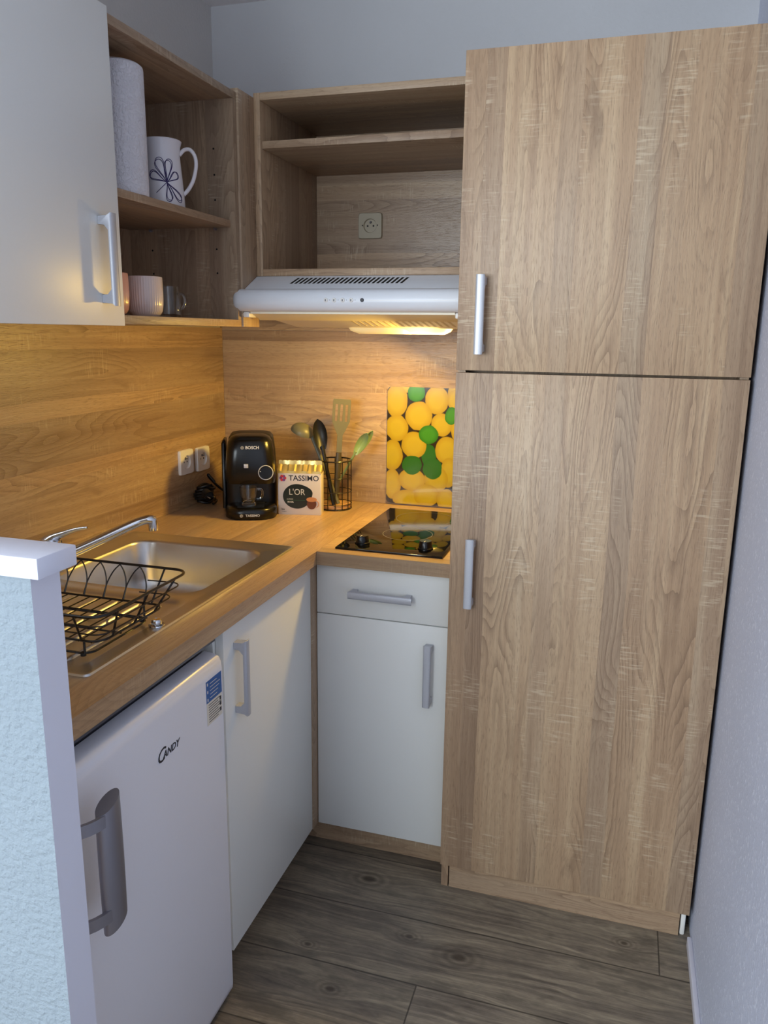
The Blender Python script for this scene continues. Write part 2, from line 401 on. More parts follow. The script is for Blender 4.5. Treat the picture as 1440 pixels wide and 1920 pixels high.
# ------------------------------------------------------------------ camera
yaw, pitch, roll = map(math.radians, (16.8305, 12.8157, .7359))
F = Vector((-math.sin(yaw)*math.cos(pitch), math.cos(yaw)*math.cos(pitch), -math.sin(pitch)))
R = Vector((math.cos(yaw), math.sin(yaw), 0)); U = R.cross(F)
R2 = R*math.cos(roll)+U*math.sin(roll); U2 = -R*math.sin(roll)+U*math.cos(roll)
cam = bpy.data.cameras.new('camera'); co = bpy.data.objects.new('camera', cam); C.objects.link(co)
co.matrix_world = frame(R2, U2, -F, (1.3403, -2.4796, 1.4578))
cam.sensor_fit = 'VERTICAL'; cam.sensor_height = 36; cam.lens = 1475.25/1920*36; cam.clip_start = .02
S.camera = co

# ------------------------------------------------------------------ setting
H = 2.45; XR = 1.597; YN = -4.4; XL = -2.2; YP = -1.768
struct('floor', BX(XL, XR, YN, 0, -.05, 0), M['floor'])
struct('ceiling', BX(XL, XR, YN, 0, H, H+.05), M['ceiling'])
struct('wall_back', BX(-.1, XR+.1, 0, .1, 0, H), M['wall'])
struct('wall_left', BX(-.1, 0, -1.755, 0, 0, H), M['wall_side'])
struct('wall_right', BX(XR, XR+.1, YN, 0, 0, H), M['wall_lilac'])
struct('wall_return', BX(XL, -.1, -1.755, -1.655, 0, H), M['wall_room'])
struct('wall_far_left', BX(XL-.1, XL, YN, -1.655, 0, H), M['wall_room'])
bm = bmesh.new()   # wall behind the viewer, with the window opening
WX0, WX1, WZ0, WZ1 = -1.9, .85, .85, 2.25
box(bm, XL, WX0, YN-.15, YN, 0, H); box(bm, WX1, XR, YN-.15, YN, 0, H); box(bm, WX0, WX1, YN-.15, YN, 0, WZ0); box(bm, WX0, WX1, YN-.15, YN, WZ1, H)
struct('wall_front', bm, M['wall_room'])
bm = bmesh.new()
for a in ((WX0, WX0+.05), (WX1-.05, WX1), ((WX0+WX1)/2-.03, (WX0+WX1)/2+.03)): box(bm, *a, YN-.12, YN-.07, WZ0, WZ1)
box(bm, WX0, WX1, YN-.12, YN-.07, WZ0, WZ0+.05); box(bm, WX0, WX1, YN-.12, YN-.07, WZ1-.05, WZ1)
struct('window_1', bm, M['white_plastic'])
# low partition with its cap
bm = bmesh.new(); vs = box(bm, 0, .69, -1.757, -1.707, 0, 1.175)
bm.faces.ensure_lookup_table(); bm.faces[2].material_index = 1
struct('wall_partition', bm, [M['trim'], M['crepi']])
struct('trim_1', bevel(BX(0, .711, -1.768, -1.699, 1.175, 1.201), .002), M['trim'])
struct('baseboard_right', bevel(BX(XR-.011, XR, -4.38, -.68, 0, .026), .002), M['trim'])
struct('trim_2', bevel(BX(1.571, 1.583, -.648, -.636, 0, .074), .004), M['white_plastic'])

# splash panels on the walls
solo('backsplash_panel', BX(.0006, .008, -1.705, -.0092, .9005, 1.469), M['oak_splash_y'], 'light oak wall panel with horizontal grain above the sink', 'backsplash', (0, -.85, 1.18))
solo('backsplash_panel', BX(0.0006, .9585, -.008, -.0006, .9005, 1.4615), M['oak_splash_x'], 'light oak wall panel behind the coffee maker and hob', 'backsplash', (.48, 0, 1.18))
solo('wall_panel', BX(.0006, .9585, -.0085, -.0006, 1.4622, 1.6065), M['oak_splash_x'], 'oak wall strip behind the extractor hood, above the backsplash seam', 'wall panel', (.48, 0, 1.5))

# ------------------------------------------------------------------ handles
def handle(mat4, L=.087, w=.0100, mat=None, parent=None, name='handle', label=None):
    """bow handle: length along local y, standing off along local z"""
    o_ = .030
    pr = [(-L, o_), (L, o_), (L-.006, o_-.006), (L-.006, 0), (L-.022, 0), (L-.022, .014), (L-.032, o_-.005),
          (-L+.032, o_-.005), (-L+.022, .014), (-L+.022, 0), (-L+.006, 0), (-L+.006, o_-.006)]
    bm = bmesh.new(); rings = []
    for k in range(5):
        x = -w+2*w*k/4; dz = -.002*((x/w)**2)
        rings.append([(x, a, b+(dz if b > .02 else 0)) for a, b in pr])
    loft(bm, rings)
    bevel(bm, .0008, 1); xf(bm, mat4)
    return tag(obj(name, bm, mat or M['alu'], parent), label)
HV = lambda o: frame((1, 0, 0), (0, 0, 1), (0, -1, 0), o)      # vertical, on a face looking to -y
HH = lambda o: frame((0, 0, 1), (-1, 0, 0), (0, -1, 0), o)     # horizontal
HS = lambda o: frame((0, 1, 0), (0, 0, 1), (1, 0, 0), o)       # vertical, on a face looking to +x

# ------------------------------------------------------------------ worktop
ZT, ZB = .9, .864
w = thing('worktop', 'light oak L-shaped kitchen worktop around the sink and hob', 'worktop', (.3, -.8, ZB))
SX0, SX1, SY0, SY1 = .055, .518, -1.462, -.635
def plate(xs, ys, skip, z0, z1):
    bm = bmesh.new(); V = {}
    def v(i, j, z):
        if (i, j, z) not in V: V[(i, j, z)] = bm.verts.new((xs[i], ys[j], z))
        return V[(i, j, z)]
    nx, ny = len(xs)-1, len(ys)-1
    solid = lambda i, j: 0 <= i < nx and 0 <= j < ny and (i, j) not in skip
    for i in range(nx):
        for j in range(ny):
            if not solid(i, j): continue
            bm.faces.new((v(i, j, z1), v(i+1, j, z1), v(i+1, j+1, z1), v(i, j+1, z1)))
            bm.faces.new((v(i, j, z0), v(i, j+1, z0), v(i+1, j+1, z0), v(i+1, j, z0)))
            for (di, dj, a, b) in ((-1, 0, (i, j), (i, j+1)), (1, 0, (i+1, j), (i+1, j+1)), (0, -1, (i, j), (i+1, j)), (0, 1, (i, j+1), (i+1, j+1))):
                if not solid(i+di, j+dj): bm.faces.new((v(*a, z0), v(*b, z0), v(*b, z1), v(*a, z1)))
    return bm
obj('worktop_section', plate([.0005, SX0, SX1, .6], [-1.706, SY0, SY1, -.0005], {(1, 1)}, ZB, ZT), M['top_y'], w)
obj('worktop_section', plate([.6003, .9615], [-.637, -.0085], set(), ZB, ZT), M['top_x'], w)

# ------------------------------------------------------------------ sink
s = thing('sink', 'stainless steel inset sink with rounded bowl and ridged drainer', 'sink', (.285, -1.05, .9))
bm = bmesh.new()
X0, X1, Y0, Y1 = .04, .532, -1.476, -.621
BW = (.10, .482, -1.055, -.680)         # bowl opening
DB = (.085, .497, -1.452, -1.100)       # drainer field
def ring_bridge(bm, a, b):
    n = len(a)
    for i in range(n): bm.faces.new((a[i], a[(i+1) % n], b[(i+1) % n], b[i]))
def mkring(bm, pts): return [bm.verts.new(p) for p in pts]
def boundary_edges(r): return [bm.edges.get((r[i], r[(i+1) % len(r)])) for i in range(len(r))]
out0 = mkring(bm, rrect(X0, X1, Y0, Y1, .012, .9005)); out1 = mkring(bm, rrect(X0+.002, X1-.002, Y0+.002, Y1-.002, .011, .904))
out2 = mkring(bm, rrect(X0+.008, X1-.008, Y0+.008, Y1-.008, .009, .904)); out3 = mkring(bm, rrect(X0+.012, X1-.012, Y0+.012, Y1-.012, .008, .9015))
for a, b in ((out0, out1), (out1, out2), (out2, out3)): ring_bridge(bm, a, b)
b0 = mkring(bm, rrect(*BW, .055, .9015, 8)); dr0 = mkring(bm, rrect(*DB, .03, .9015, 8))
for r_ in (b0, dr0):
    for i in range(len(r_)): bm.edges.new((r_[i], r_[(i+1) % len(r_)]))
bmesh.ops.triangle_fill(bm, use_beauty=True, use_dissolve=False, edges=boundary_edges(out3)+boundary_edges(b0)+boundary_edges(dr0))
def inset(q, d): return (q[0]+d, q[1]-d, q[2]+d, q[3]-d)
prev = b0
for d, r_, z in ((.003, .054, .8995), (.006, .053, .893), (.012, .052, .80), (.018, .050, .775), (.035, .045, .76), (.06, .04, .756)):
    nr = mkring(bm, rrect(*inset(BW, d), r_, z, 8)); ring_bridge(bm, prev, nr); prev = nr
bm.faces.new(prev)
prev = dr0
for d, r_, z in ((.004, .028, .8985), (.01, .025, .8965)):
    nr = mkring(bm, rrect(*inset(DB, d), r_, z, 8)); ring_bridge(bm, prev, nr); prev = nr
bm.faces.new(prev)
# drainer ribs run towards the bowl
for k in range(7):
    x = .135+k*.052
    loft(bm, [[(x+dx*f, y, .8964+dz*f) for dx, dz in ((-.007, 0), (-.004, .0035), (0, .0045), (.004, .0035), (.007, 0))] for y, f in ((-1.425, .2), (-1.41, 1), (-1.14, 1), (-1.125, .2))], True, True, False)
obj('sink_body', bm, M['steel'], s, smooth=50)
bm = bmesh.new(); lathe(bm, [(.001, .7575), (.022, .7575), (.03, .7605), (.04, .7605), (.042, .757)], 32, (.29, -.87)); obj('drain', bm, M['chrome'], s)
bm = bmesh.new(); lathe(bm, [(.001, .762), (.012, .762), (.013, .7595), (.018, .758)], 24, (.29, -.87)); obj('strainer', bm, M['chrome'], s)
bm = bmesh.new(); lathe(bm, [(.001, .915), (.008, .9145), (.010, .912), (.010, .906), (.015, .904), (.016, .9016)], 24, (.508, -1.235)); obj('plug_knob', bm, M['chrome'], s)

# mixer tap
f_ = thing('mixer_tap', 'chrome single-lever mixer tap on the back edge of the sink', 'tap', (.070, -.985, .9015))
bm = bmesh.new(); lathe(bm, [(.0, .9016), (.026, .9016), (.026, .908), (.023, .912), (.022, .962), (.020, .97), (.0, .973)], 32, (.070, -.985)); obj('tap_body', bm, M['chrome'], f_)
bm = bmesh.new()
pts = curve_pts([(.075, -.980, .925), (.125, -.943, .948), (.195, -.890, .985), (.228, -.866, 1.001), (.248, -.855, 1.006), (.257, -.846, 1.001)], 6)
tube(bm, pts, [.0145-.003*min(1, i/20) for i in range(len(pts))], 14); obj('spout', bm, M['chrome'], f_)
bm = bmesh.new(); tube(bm, [(.254, -.849, 1.006), (.2545, -.8485, .992), (.2555, -.8475, .978)], [.012, .0125, .0118], 16); obj('aerator', bm, M['chrome'], f_)
bm = bmesh.new()
pts = curve_pts([(.056, -.990, .960), (.070, -.985, .975), (.095, -.976, .986), (.122, -.967, .996), (.148, -.958, 1.001)], 5)
tube(bm, pts, [.017, .0185, .018, .0165, .015, .013, .0115, .0105, .0095, .009, .008, .0075, .007, .0065, .006, .0055, .005, .005, .0045, .004, .003][:len(pts)], 12, flat=.6); obj('lever', bm, M['chrome'], f_)

# dish rack
dr = thing('dish_rack', 'black wire dish rack standing on the sink drainer', 'dish rack', (.35, -1.32, .902))
def rr3(x0, x1, y0, y1, r, z, n=5): return rrect(x0, x1, y0, y1, r, z, n)
RX0, RX1, RY0, RY1 = .14, .552, -1.462, -1.180
bm = bmesh.new(); tube(bm, rr3(RX0, RX1, RY0, RY1, .03, 1.0), .0027, 8, True); obj('rim', bm, M['wire'], dr)
BX0, BX1, BY0, BY1, BZ = .17, .515, -1.415, -1.215, .936
bm = bmesh.new(); tube(bm, rr3(BX0, BX1, BY0, BY1, .025, BZ), .0022, 8, True)
for k in range(13):
    x = BX0+.018+k*(BX1-BX0-.036)/12; tube(bm, [(x, BY0, BZ-.002), (x, BY1, BZ-.002)], .0013, 6)
for y in (BY0+.06, BY1-.06): tube(bm, [(BX0, y, BZ-.004), (BX1, y, BZ-.004)], .0018, 6)
obj('basket_floor', bm, M['wire'], dr)
lerp = lambda a, b, t_: a+(b-a)*t_
bm = bmesh.new()
for f in (.30, .64):
    q0, q1, q2, q3, qz = lerp(BX0, RX0, f), lerp(BX1, RX1, f)+.004, lerp(BY0, RY0, f), lerp(BY1, RY1, f), lerp(BZ, 1.0, f)
    P_ = rr3(q0, q1, q2, q3, .022, qz); g_ = [P_[i*6:(i+1)*6][::-1] for i in range(4)]
    tube(bm, [(q1-.075, q3-.004, qz)]+g_[0]+g_[3]+g_[2]+[(q0, q3-.05, qz)], .0014, 6)
for k in range(9):   # upright wires all round
    t_ = (k+.5)/9
    if k % 2 == 0:
        tube(bm, [(lerp(RX0+.03, RX1-.03, t_), RY0, 1.0), (lerp(BX0+.02, BX1-.02, t_), BY0, BZ)], .002, 6)
for t_ in (.1, .5, .9):
    tube(bm, [(RX1, lerp(RY0+.03, RY1-.03, t_), 1.0), (BX1, lerp(BY0+.02, BY1-.02, t_), BZ)], .0022, 6)
    tube(bm, [(RX0, lerp(RY0+.03, RY1-.03, t_), 1.0), (BX0, lerp(BY0+.02, BY1-.02, t_), BZ)], .0022, 6)
tube(bm, [(RX1-.055, RY1, 1.0), (BX1-.03, BY1, BZ)], .002, 6)
obj('side_wires', bm, M['wire'], dr)
for k in range(7):   # crossing plate arches along the far side
    x = .165+k*.046
    for sgn in (-1, 1):
        bm = bmesh.new()
        tube(bm, curve_pts([(x-sgn*.002, RY1, 1.0), (x+sgn*.012, RY1-.006, .985), (x+sgn*.022, RY1-.016, .962), (x+sgn*.024, RY1-.030, BZ)], 5), .0014, 6); obj('plate_divider', bm, M['wire'], dr)
for k in range(3):
    bm = bmesh.new(); x = .19+k*.04
    tube(bm, curve_pts([(x-.022, -1.36, BZ), (x-.014, -1.36, .962), (x, -1.36, .975), (x+.014, -1.36, .962), (x+.022, -1.36, BZ)], 5), .0014, 6); obj('plate_divider', bm, M['wire'], dr)
bm = bmesh.new()
tube(bm, rr3(BX0+.02, BX1-.03, BY0+.01, BY1-.01, .02, .9075), .0022, 6, True)
for (x, y) in ((BX0+.03, BY0+.01), (BX1-.04, BY0+.01), (BX0+.03, BY1-.01), (BX1-.04, BY1-.01)): tube(bm, [(x, y, BZ), (x, y, .9075)], .0022, 6)
obj('stand', bm, M['wire'], dr)
for (x, y) in ((BX1-.045, BY0+.012), (BX1-.045, BY1-.012), (BX0+.035, BY0+.012), (BX0+.035, BY1-.012)):
    bm = bmesh.new(); lathe(bm, [(0, .902), (.005, .902), (.005, .909), (0, .91)], 12, (x, y)); obj('rubber_foot', bm, M['blacksatin'], dr)
# ------------------------------------------------------------------ fridge
fr = thing('fridge', 'white under-counter fridge with vertical grey handle', 'fridge', (.3, -1.415, 0))
obj('fridge_body', bevel(BX(.04, .545, -1.692, -1.147, .02, .80), .004), M['white_fridge'], fr)
obj('top_lid', bevel(BX(.035, .553, -1.694, -1.145, .80, .832), .005), M['rail'], fr)
bm = bmesh.new()   # door with softly rounded front edges
prf = [(.557, .012), (.592, .012), (.5965, .018), (.5975, .03), (.5975, .79), (.596, .804), (.590, .813), (.578, .818), (.557, .820)]
loft(bm, [[(x if y0_ else (x-.003 if x > .59 else x), y_, z) for x, z in prf] for y_, y0_ in ((-1.694, 0), (-1.691, 1), (-1.149, 1), (-1.146, 0))])
dor = obj('door', bm, M['white_fridge'], fr)
obj('door_seal', BX(.5455, .5568, -1.688, -1.151, .03, .798), M['grey_ink'], fr)
hd = bpy.data.objects.new('door_handle', None)
bm = bmesh.new()   # grip: a tapering oval column
rings = []
for k in range(13):
    z = .566+.205*k/12; e = 1-.06*abs(k/6-1)**2
    rings.append([(.648+.013*math.cos(a)*1.0, -1.596+.026*e*math.sin(a), z+.009*math.sin(a)) for a in (2*PI*q/24 for q in range(24))])
loft(bm, rings); hd = obj('door_handle', bm, M['greymetal'], fr)
for z in (.592, .752):
    bm = bmesh.new(); pts = [(.655-.058*(1-math.cos(a)), -1.602-.065*math.sin(a), z) for a in (PI/2*k/8 for k in range(9))]
    rings = []
    for i, p in enumerate(pts):
        d = Vector(pts[min(i+1, 8)])-Vector(pts[max(i-1, 0)]); d.normalize(); n_ = Vector((-d.y, d.x, 0))
        P0 = Vector(p); h_ = .010
        rings.append([tuple(P0+n_*.003+Vector((0, 0, -h_))), tuple(P0+n_*.003+Vector((0, 0, h_))), tuple(P0-n_*.003+Vector((0, 0, h_))), tuple(P0-n_*.003+Vector((0, 0, -h_)))])
    loft(bm, rings); obj('handle_arm', bm, M['greymetal'], hd)
# lettering
big = xf(text_bm('C', .036, .0002, .35, 'LEFT', xs=1.0, bold=.0002), SIDE((.5979, -1.392, .716)))
sm = xf(text_bm('ANDY', .019, .0002, .3, 'LEFT', bold=.0004), SIDE((.5979, -1.372, .714)))
tag(obj('brand_lettering', merge(big, sm), M['dark_ink'], fr), 'dark letters on the door')
lb = tag(obj('energy_label', BX(.5975, .5979, -1.214, -1.153, .692, .740), M['label'], fr), 'beige lower part of the label')
tag(obj('label_panel', BX(.5975, .5980, -1.214, -1.153, .740, .786), M['blue'], lb), 'blue upper part of the label')
bm = bmesh.new()
for k in range(8): box(bm, .5979, .5981, -1.207, -1.207+.038+.006*(k*37 % 3), .697+k*.0052, .6985+k*.0052)
for k in range(3): box(bm, .5979, .5981, -1.163, -1.157, .702+k*.012, .710+k*.012)
obj('fine_print', bm, M['dark_ink'], lb)
bm = bmesh.new()
for k in range(5): box(bm, .5980, .5982, -1.200, -1.172+.004*(k*29 % 4), .747+k*.0075, .7482+k*.0075)
for z in (.746, .763, .779): box(bm, .5980, .5982, -1.211, -1.207, z-.003, z+.003)
obj('white_print', bm, M['pale_ink'], lb)
# metal rail under the worktop, between counter and fridge
solo('worktop_rail', bevel(BX(.548, .592, -1.705, -1.16, .852, .8635), .002), M['rail'], 'dark grey metal strip under the worktop edge above the fridge', 'rail', (.57, -1.4, .855))

# ------------------------------------------------------------------ sink cabinet (left run)
sc = thing('sink_cabinet', 'white-fronted base cabinet under the sink, beside the fridge', 'cabinet', (.3, -.88, 0))
bm = bmesh.new()
box(bm, .02, .566, -1.1275, -1.1105, .085, .8635); box(bm, .02, .566, -.665, -.648, .085, .8635); box(bm, .02, .566, -1.1105, -.665, .085, .102); box(bm, .02, .03, -1.1105, -.665, .102, .75)
obj('cabinet_body', bm, M['white'], sc)
d_ = obj('door', bevel(BX(.5675, .5855, -1.1185, -.6445, .0847, .853), .0008), M['white'], sc)
handle(HS((.5855, -1.066, .734)), parent=d_)
obj('plinth', BX(.515, .53, -1.14, -.575, 0, .083), M['oak_y'], sc)

# corner filler and drawer cabinet (back run)
solo('corner_post', bevel(BX(.570, .5885, -.6435, -.6, .0845, .8635), .0006), M['oak_z'], 'narrow vertical oak filler post in the inner corner under the worktop', 'filler panel', (.58, -.61, .0845))
dc = thing('drawer_cabinet', 'white base cabinet with one drawer over a door, below the hob', 'cabinet', (.78, -.3, 0))
bm = bmesh.new()
box(bm, .592, .608, -.5905, -.02, .085, .8635); box(bm, .944, .960, -.5905, -.02, .085, .8635); box(bm, .608, .944, -.5905, -.02, .085, .101); box(bm, .608, .944, -.03, -.02, .101, .8635); box(bm, .608, .944, -.59, -.56, .713, .73)
obj('cabinet_body', bm, M['oak_z'], dc)
dw = obj('drawer', bevel(BX(.590, .9595, -.610, -.592, .7235, .8615), .0008), M['white'], dc)
handle(HH((.7725, -.610, .79)), parent=dw)
d_ = obj('door', bevel(BX(.590, .9595, -.610, -.592, .0847, .7205), .0008), M['white'], dc)
handle(HV((.903, -.610, .591)), parent=d_)
obj('plinth', BX(.5305, .9612, -.5626, -.547, 0, .083), M['oak_x'], dc)

# ------------------------------------------------------------------ tall cabinet
tc_ = thing('tall_cabinet', 'tall light oak cabinet with upper and lower door on the right', 'cabinet', (1.27, -.33, 0))
X0, X1 = .9624, 1.5858
bm = bmesh.new()
box(bm, X0, X0+.018, -.6515, -.001, 0, 2.0438); box(bm, X1-.018, X1, -.6515, -.001, .076, 2.0438)
box(bm, X0+.018, X1-.018, -.6515, -.001, 2.0258, 2.0438); box(bm, X0+.018, X1-.018, -.6515, -.001, .076, .094); box(bm, X0+.018, X1-.018, -.60, -.001, 1.365, 1.383); box(bm, X0+.018, X1-.018, -.012, -.002, .094, 2.0258)
obj('cabinet_body', bm, M['oak_z'], tc_)
up = obj('door', bevel(BX(X0-.0005, X1+.001, -.6700, -.6520, 1.3768, 2.0438), .0007), M['oak_door'], tc_)
handle(HV((1.0155, -.670, 1.5)), parent=up)
lo = obj('door', bevel(BX(X0-.0005, X1+.001, -.6700, -.6520, .076, 1.3712), .0007), M['oak_door'], tc_)
handle(HV((1.0135, -.670, .897)), parent=lo)
obj('plinth', BX(X0+.0215, 1.568, -.6515, -.636, 0, .0745), M['oak_x'], tc_)

# ------------------------------------------------------------------ wall cabinets, left
ZU, ZUT = 1.4695, 2.0518
wc = thing('wall_cupboard', 'white-doored wall cupboard hanging at the upper left', 'cupboard', (.15, -1.35, ZU))
bm = bmesh.new()
box(bm, .0005, .329, -1.652, -1.634, ZU, ZUT); box(bm, .0005, .329, -1.0672, -1.0492, ZU, ZUT); box(bm, .0005, .329, -1.634, -1.0672, ZUT-.018, ZUT); box(bm, .0005, .329, -1.634, -1.0672, ZU, ZU+.018); box(bm, .0005, .008, -1.634, -1.0672, ZU+.018, ZUT-.018)
obj('cupboard_body', bm, M['oak_z'], wc)
d_ = obj('door', bevel(BX(.330, .348, -1.652, -1.0487, ZU-.004, ZUT+.001), .0008), M['white'], wc)
handle(HS((.348, -1.1085, 1.589)), parent=d_)

sh = thing('open_wall_shelf_unit', 'open oak wall unit holding the paper towel roll, jug and mugs', 'shelf unit', (.15, -.77, ZU))
ya, yb = -1.0487, -.4950
obj('top_panel', bevel(BX(.0005, .3303, ya, yb, ZUT-.018, ZUT), .0006), M['oak_y'], sh)
obj('bottom_panel', bevel(BX(.0005, .3303, ya, yb, ZU, ZU+.018), .0006), M['oak_y'], sh)
obj('side_panel', BX(.0005, .3301, ya+.0003, ya+.018, ZU+.0182, ZUT-.0182), M['oak_z'], sh)
sp_ = obj('side_panel', BX(.0005, .3301, yb-.018, yb-.0003, ZU+.0182, ZUT-.0182), M['oak_z'], sh)
obj('back_panel', BX(.0005, .008, ya+.018, yb-.018, ZU+.018, ZUT-.018), M['oak_z'], sh)
obj('shelf', bevel(BX(.0085, .315, ya+.0185, yb-.0185, 1.7235, 1.7405), .0006), M['oak_y'], sh)
for z in (1.917, 1.854, 1.792, 1.669, 1.608):
    for x in (.272, .077):
        bm = bmesh.new(); lathe(bm, [(.0001, 0), (.0026, 0), (.0026, .0004), (.0001, .0004)], 12); xf(bm, frame((1, 0, 0), (0, 0, 1), (0, -1, 0), (x, yb-.0181, z))); obj('peg_hole', bm, M['dark'], sh)
for x in (.272, .077):
    bm = bmesh.new(); lathe(bm, [(.0001, 0), (.0035, 0), (.0035, .009), (.0001, .009)], 12); xf(bm, frame((1, 0, 0), (0, 0, 1), (0, -1, 0), (x, yb-.0181, 1.7195))); obj('shelf_pin', bm, M['greymetal'], sh)

solo('corner_filler', bevel(BX(.3145, .3358, -.4945, -.398, ZU, 2.062), .0006), M['oak_z'], 'vertical oak filler strip between the open shelf unit and the hood cabinet', 'filler panel', (.32, -.45, ZU))

hc = thing('hood_cabinet', 'open oak wall cabinet with one shelf above the extractor hood', 'shelf unit', (.63, -.2, 1.607))
HX0, HX1 = .3364, .9586; HZ0, HZ1 = 1.607, 2.0723
obj('top_panel', bevel(BX(HX0+.0185, HX1-.0185, -.4068, -.0005, HZ1-.0185, HZ1), .0006), M['oak_x'], hc)
obj('bottom_panel', bevel(BX(HX0+.0185, HX1-.0185, -.4068, -.0005, HZ0, HZ0+.0185), .0006), M['oak_x'], hc)
obj('side_panel', bevel(BX(HX0, HX0+.0183, -.4068, -.0005, HZ0, HZ1), .0006), M['oak_z'], hc)
obj('side_panel', bevel(BX(HX1-.0183, HX1, -.4068, -.0005, HZ0, HZ1), .0006), M['oak_z'], hc)
obj('back_panel', BX(HX0+.0185, HX1-.0185, -.003, -.0005, HZ0+.019, HZ1-.019), M['oak_back'], hc)
obj('shelf', bevel(BX(HX0+.0186, HX1-.0186, -.3968, -.0035, 1.9365, 1.9555), .0006), M['oak_x'], hc)

# ------------------------------------------------------------------ extractor hood
ho = thing('extractor_hood', 'white extractor hood with slotted top and lit lamp underneath', 'extractor hood', (.62, -.25, 1.47))
A, B = .318, .9345
bm = bmesh.new()   # sloping top shell
loft(bm, [[(x, y, z) for y, z in ((-.0095, 1.6062), (-.409, 1.6062), (-.4955, 1.5645), (-.4955, 1.512), (-.0095, 1.512))] for x in (.3365, B)])
obj('hood_shell', bevel(bm, .0015), M['white_hood'], ho)
bm = bmesh.new()   # rounded control nose
pf = [(-.4957, 1.5675), (-.4965, 1.568)]+[(-.497-.026*math.sin(a), 1.5385+.029*math.cos(a)) for a in (PI*k/14 for k in range(1, 14))]+[(-.4965, 1.5095), (-.4957, 1.5095)]
cxn = .27
rings = []
for x, s_ in ((A-.004, .45), (A-.001, .72), (A+.006, .9), (A+.016, 1.0), (B-.006, 1.0), (B, .96)):
    rings.append([(x, -.4957+(y+.4957)*s_, 1.538+(z-1.538)*(.6+.4*s_)) for y, z in pf])
loft(bm, rings); obj('control_panel', bm, M['white_hood'], ho, smooth=50)
for k in range(25):  # ventilation slots on the slope
    x = .468+k*.0128
    sl = Vector((0, -.0865, -.0417)).normalized(); n_ = Vector((0, -.0417, .0865)).normalized()
    c0 = Vector((x, -.422, 1.5999)); c1 = c0+sl*.038+Vector((-.009, 0, 0))
    bm = bmesh.new()
    P4 = [c0+Vector((-.0032, 0, 0)), c0+Vector((.0032, 0, 0)), c1+Vector((.0032, 0, 0)), c1+Vector((-.0032, 0, 0))]
    loft(bm, [[tuple(p-n_*.001) for p in P4], [tuple(p+n_*.0006) for p in P4]]); obj('vent_slot', bm, M['dark'], ho)
for k in range(4):
    bm = bmesh.new(); x = .585+k*.023
    lathe(bm, [(.0001, .002), (.0045, .002), (.0055, .001), (.0055, -.002), (.0001, -.002)], 20); xf(bm, FRONT((x, -.5235, 1.5385)))
    bt = obj('push_button', bm, M['white_plastic'], ho)
    bm = bmesh.new(); box(bm, x-.002, x+.0015, -.5261, -.5254, 1.5355, 1.5405); box(bm, x+.0095, x+.0115, -.5240, -.5228, 1.538, 1.5395); obj('button_mark', bm, M['grey_ink'], bt)
bm = bmesh.new(); lathe(bm, [(.0001, .002), (.0045, .002), (.005, 0), (.005, -.002), (.0001, -.002)], 20); xf(bm, FRONT((.683, -.5235, 1.5385))); obj('indicator', bm, M['dark_ink'], ho)
obj('accent_line', BX(.690, .925, -.5239, -.5225, 1.5378, 1.5390), M['white_plastic'], ho)
# visor strip with hinge brackets, filter pan
bm = bmesh.new(); loft(bm, [[(x, y, z) for y, z in ((-.495, 1.5092), (-.470, 1.5092), (-.430, 1.490), (-.436, 1.488), (-.478, 1.5035), (-.495, 1.504))] for x in (.357, .918)]); obj('visor', bm, M['filter'], ho)
for x0_, x1_ in ((.3368, .356), (.919, .9335)):
    bm = BX(x0_, x1_, -.500, -.450, 1.494, 1.509); obj('visor_hinge', bevel(bm, .004), M['white_plastic'], ho)
bm = bmesh.new()
loft(bm, [[(.356, -.43, 1.512), (.915, -.43, 1.512), (.915, -.012, 1.512), (.356, -.012, 1.512)], [(.356, -.43, 1.5), (.915, -.43, 1.5), (.915, -.012, 1.5), (.356, -.012, 1.5)], [(.425, -.335, 1.4715), (.905, -.335, 1.4715), (.905, -.012, 1.4715), (.425, -.012, 1.4715)]])
pan = obj('filter_pan', bm, M['filter'], ho)
for k in range(16):
    x = .60+k*.018
    bm = bmesh.new(); P4 = [Vector((x, -.420, 1.4969)), Vector((x+.007, -.420, 1.4969)), Vector((x-.007+.030, -.350, 1.476)), Vector((x-.014+.030, -.350, 1.476))]
    nn = Vector((0, -.285, -.95)).normalized()
    loft(bm, [[tuple(p-nn*.002) for p in P4], [tuple(p+nn*.0004) for p in P4]]); obj('filter_slot', bm, M['filter_dark'], pan)
bm = bmesh.new()
rings = [rrect(.575, .855, -.345, -.19, .03, 1.4714, 5), rrect(.58, .85, -.34, -.195, .03, 1.463, 5), rrect(.60, .835, -.325, -.21, .03, 1.455, 5)]
loft(bm, rings); obj('lamp_cover', bm, M['lens'], ho)

# ------------------------------------------------------------------ hob
hb = thing('hob', 'black glass two-zone hob let into the worktop', 'hob', (.782, -.343, .9))
obj('glass_top', bevel(BX(.637, .927, -.597, -.09, .9003, .9055), .0012), M['hob'], hb)
for x in (.693, .868):
    bm = bmesh.new(); lathe(bm, [(.0001, .9055), (.0205, .9055), (.0205, .909), (.018, .911), (.0165, .926), (.015, .928), (.0001, .928)], 36, (x, -.538))
    kn = obj('control_knob', bm, M['black'], hb)
    bm = BX(x-.0012, x+.0012, -.553, -.540, .9279, .9284); obj('pointer_mark', bm, M['pale_ink'], kn)
for (cx, cy, r_) in ((.782, -.20, .088), (.782, -.40, .07)):
    bm = bmesh.new(); lathe(bm, [(r_-.0006, .9056), (r_+.0006, .9056)], 64, (cx, cy)); obj('heating_zone_ring', bm, M['grey_ink'], hb)

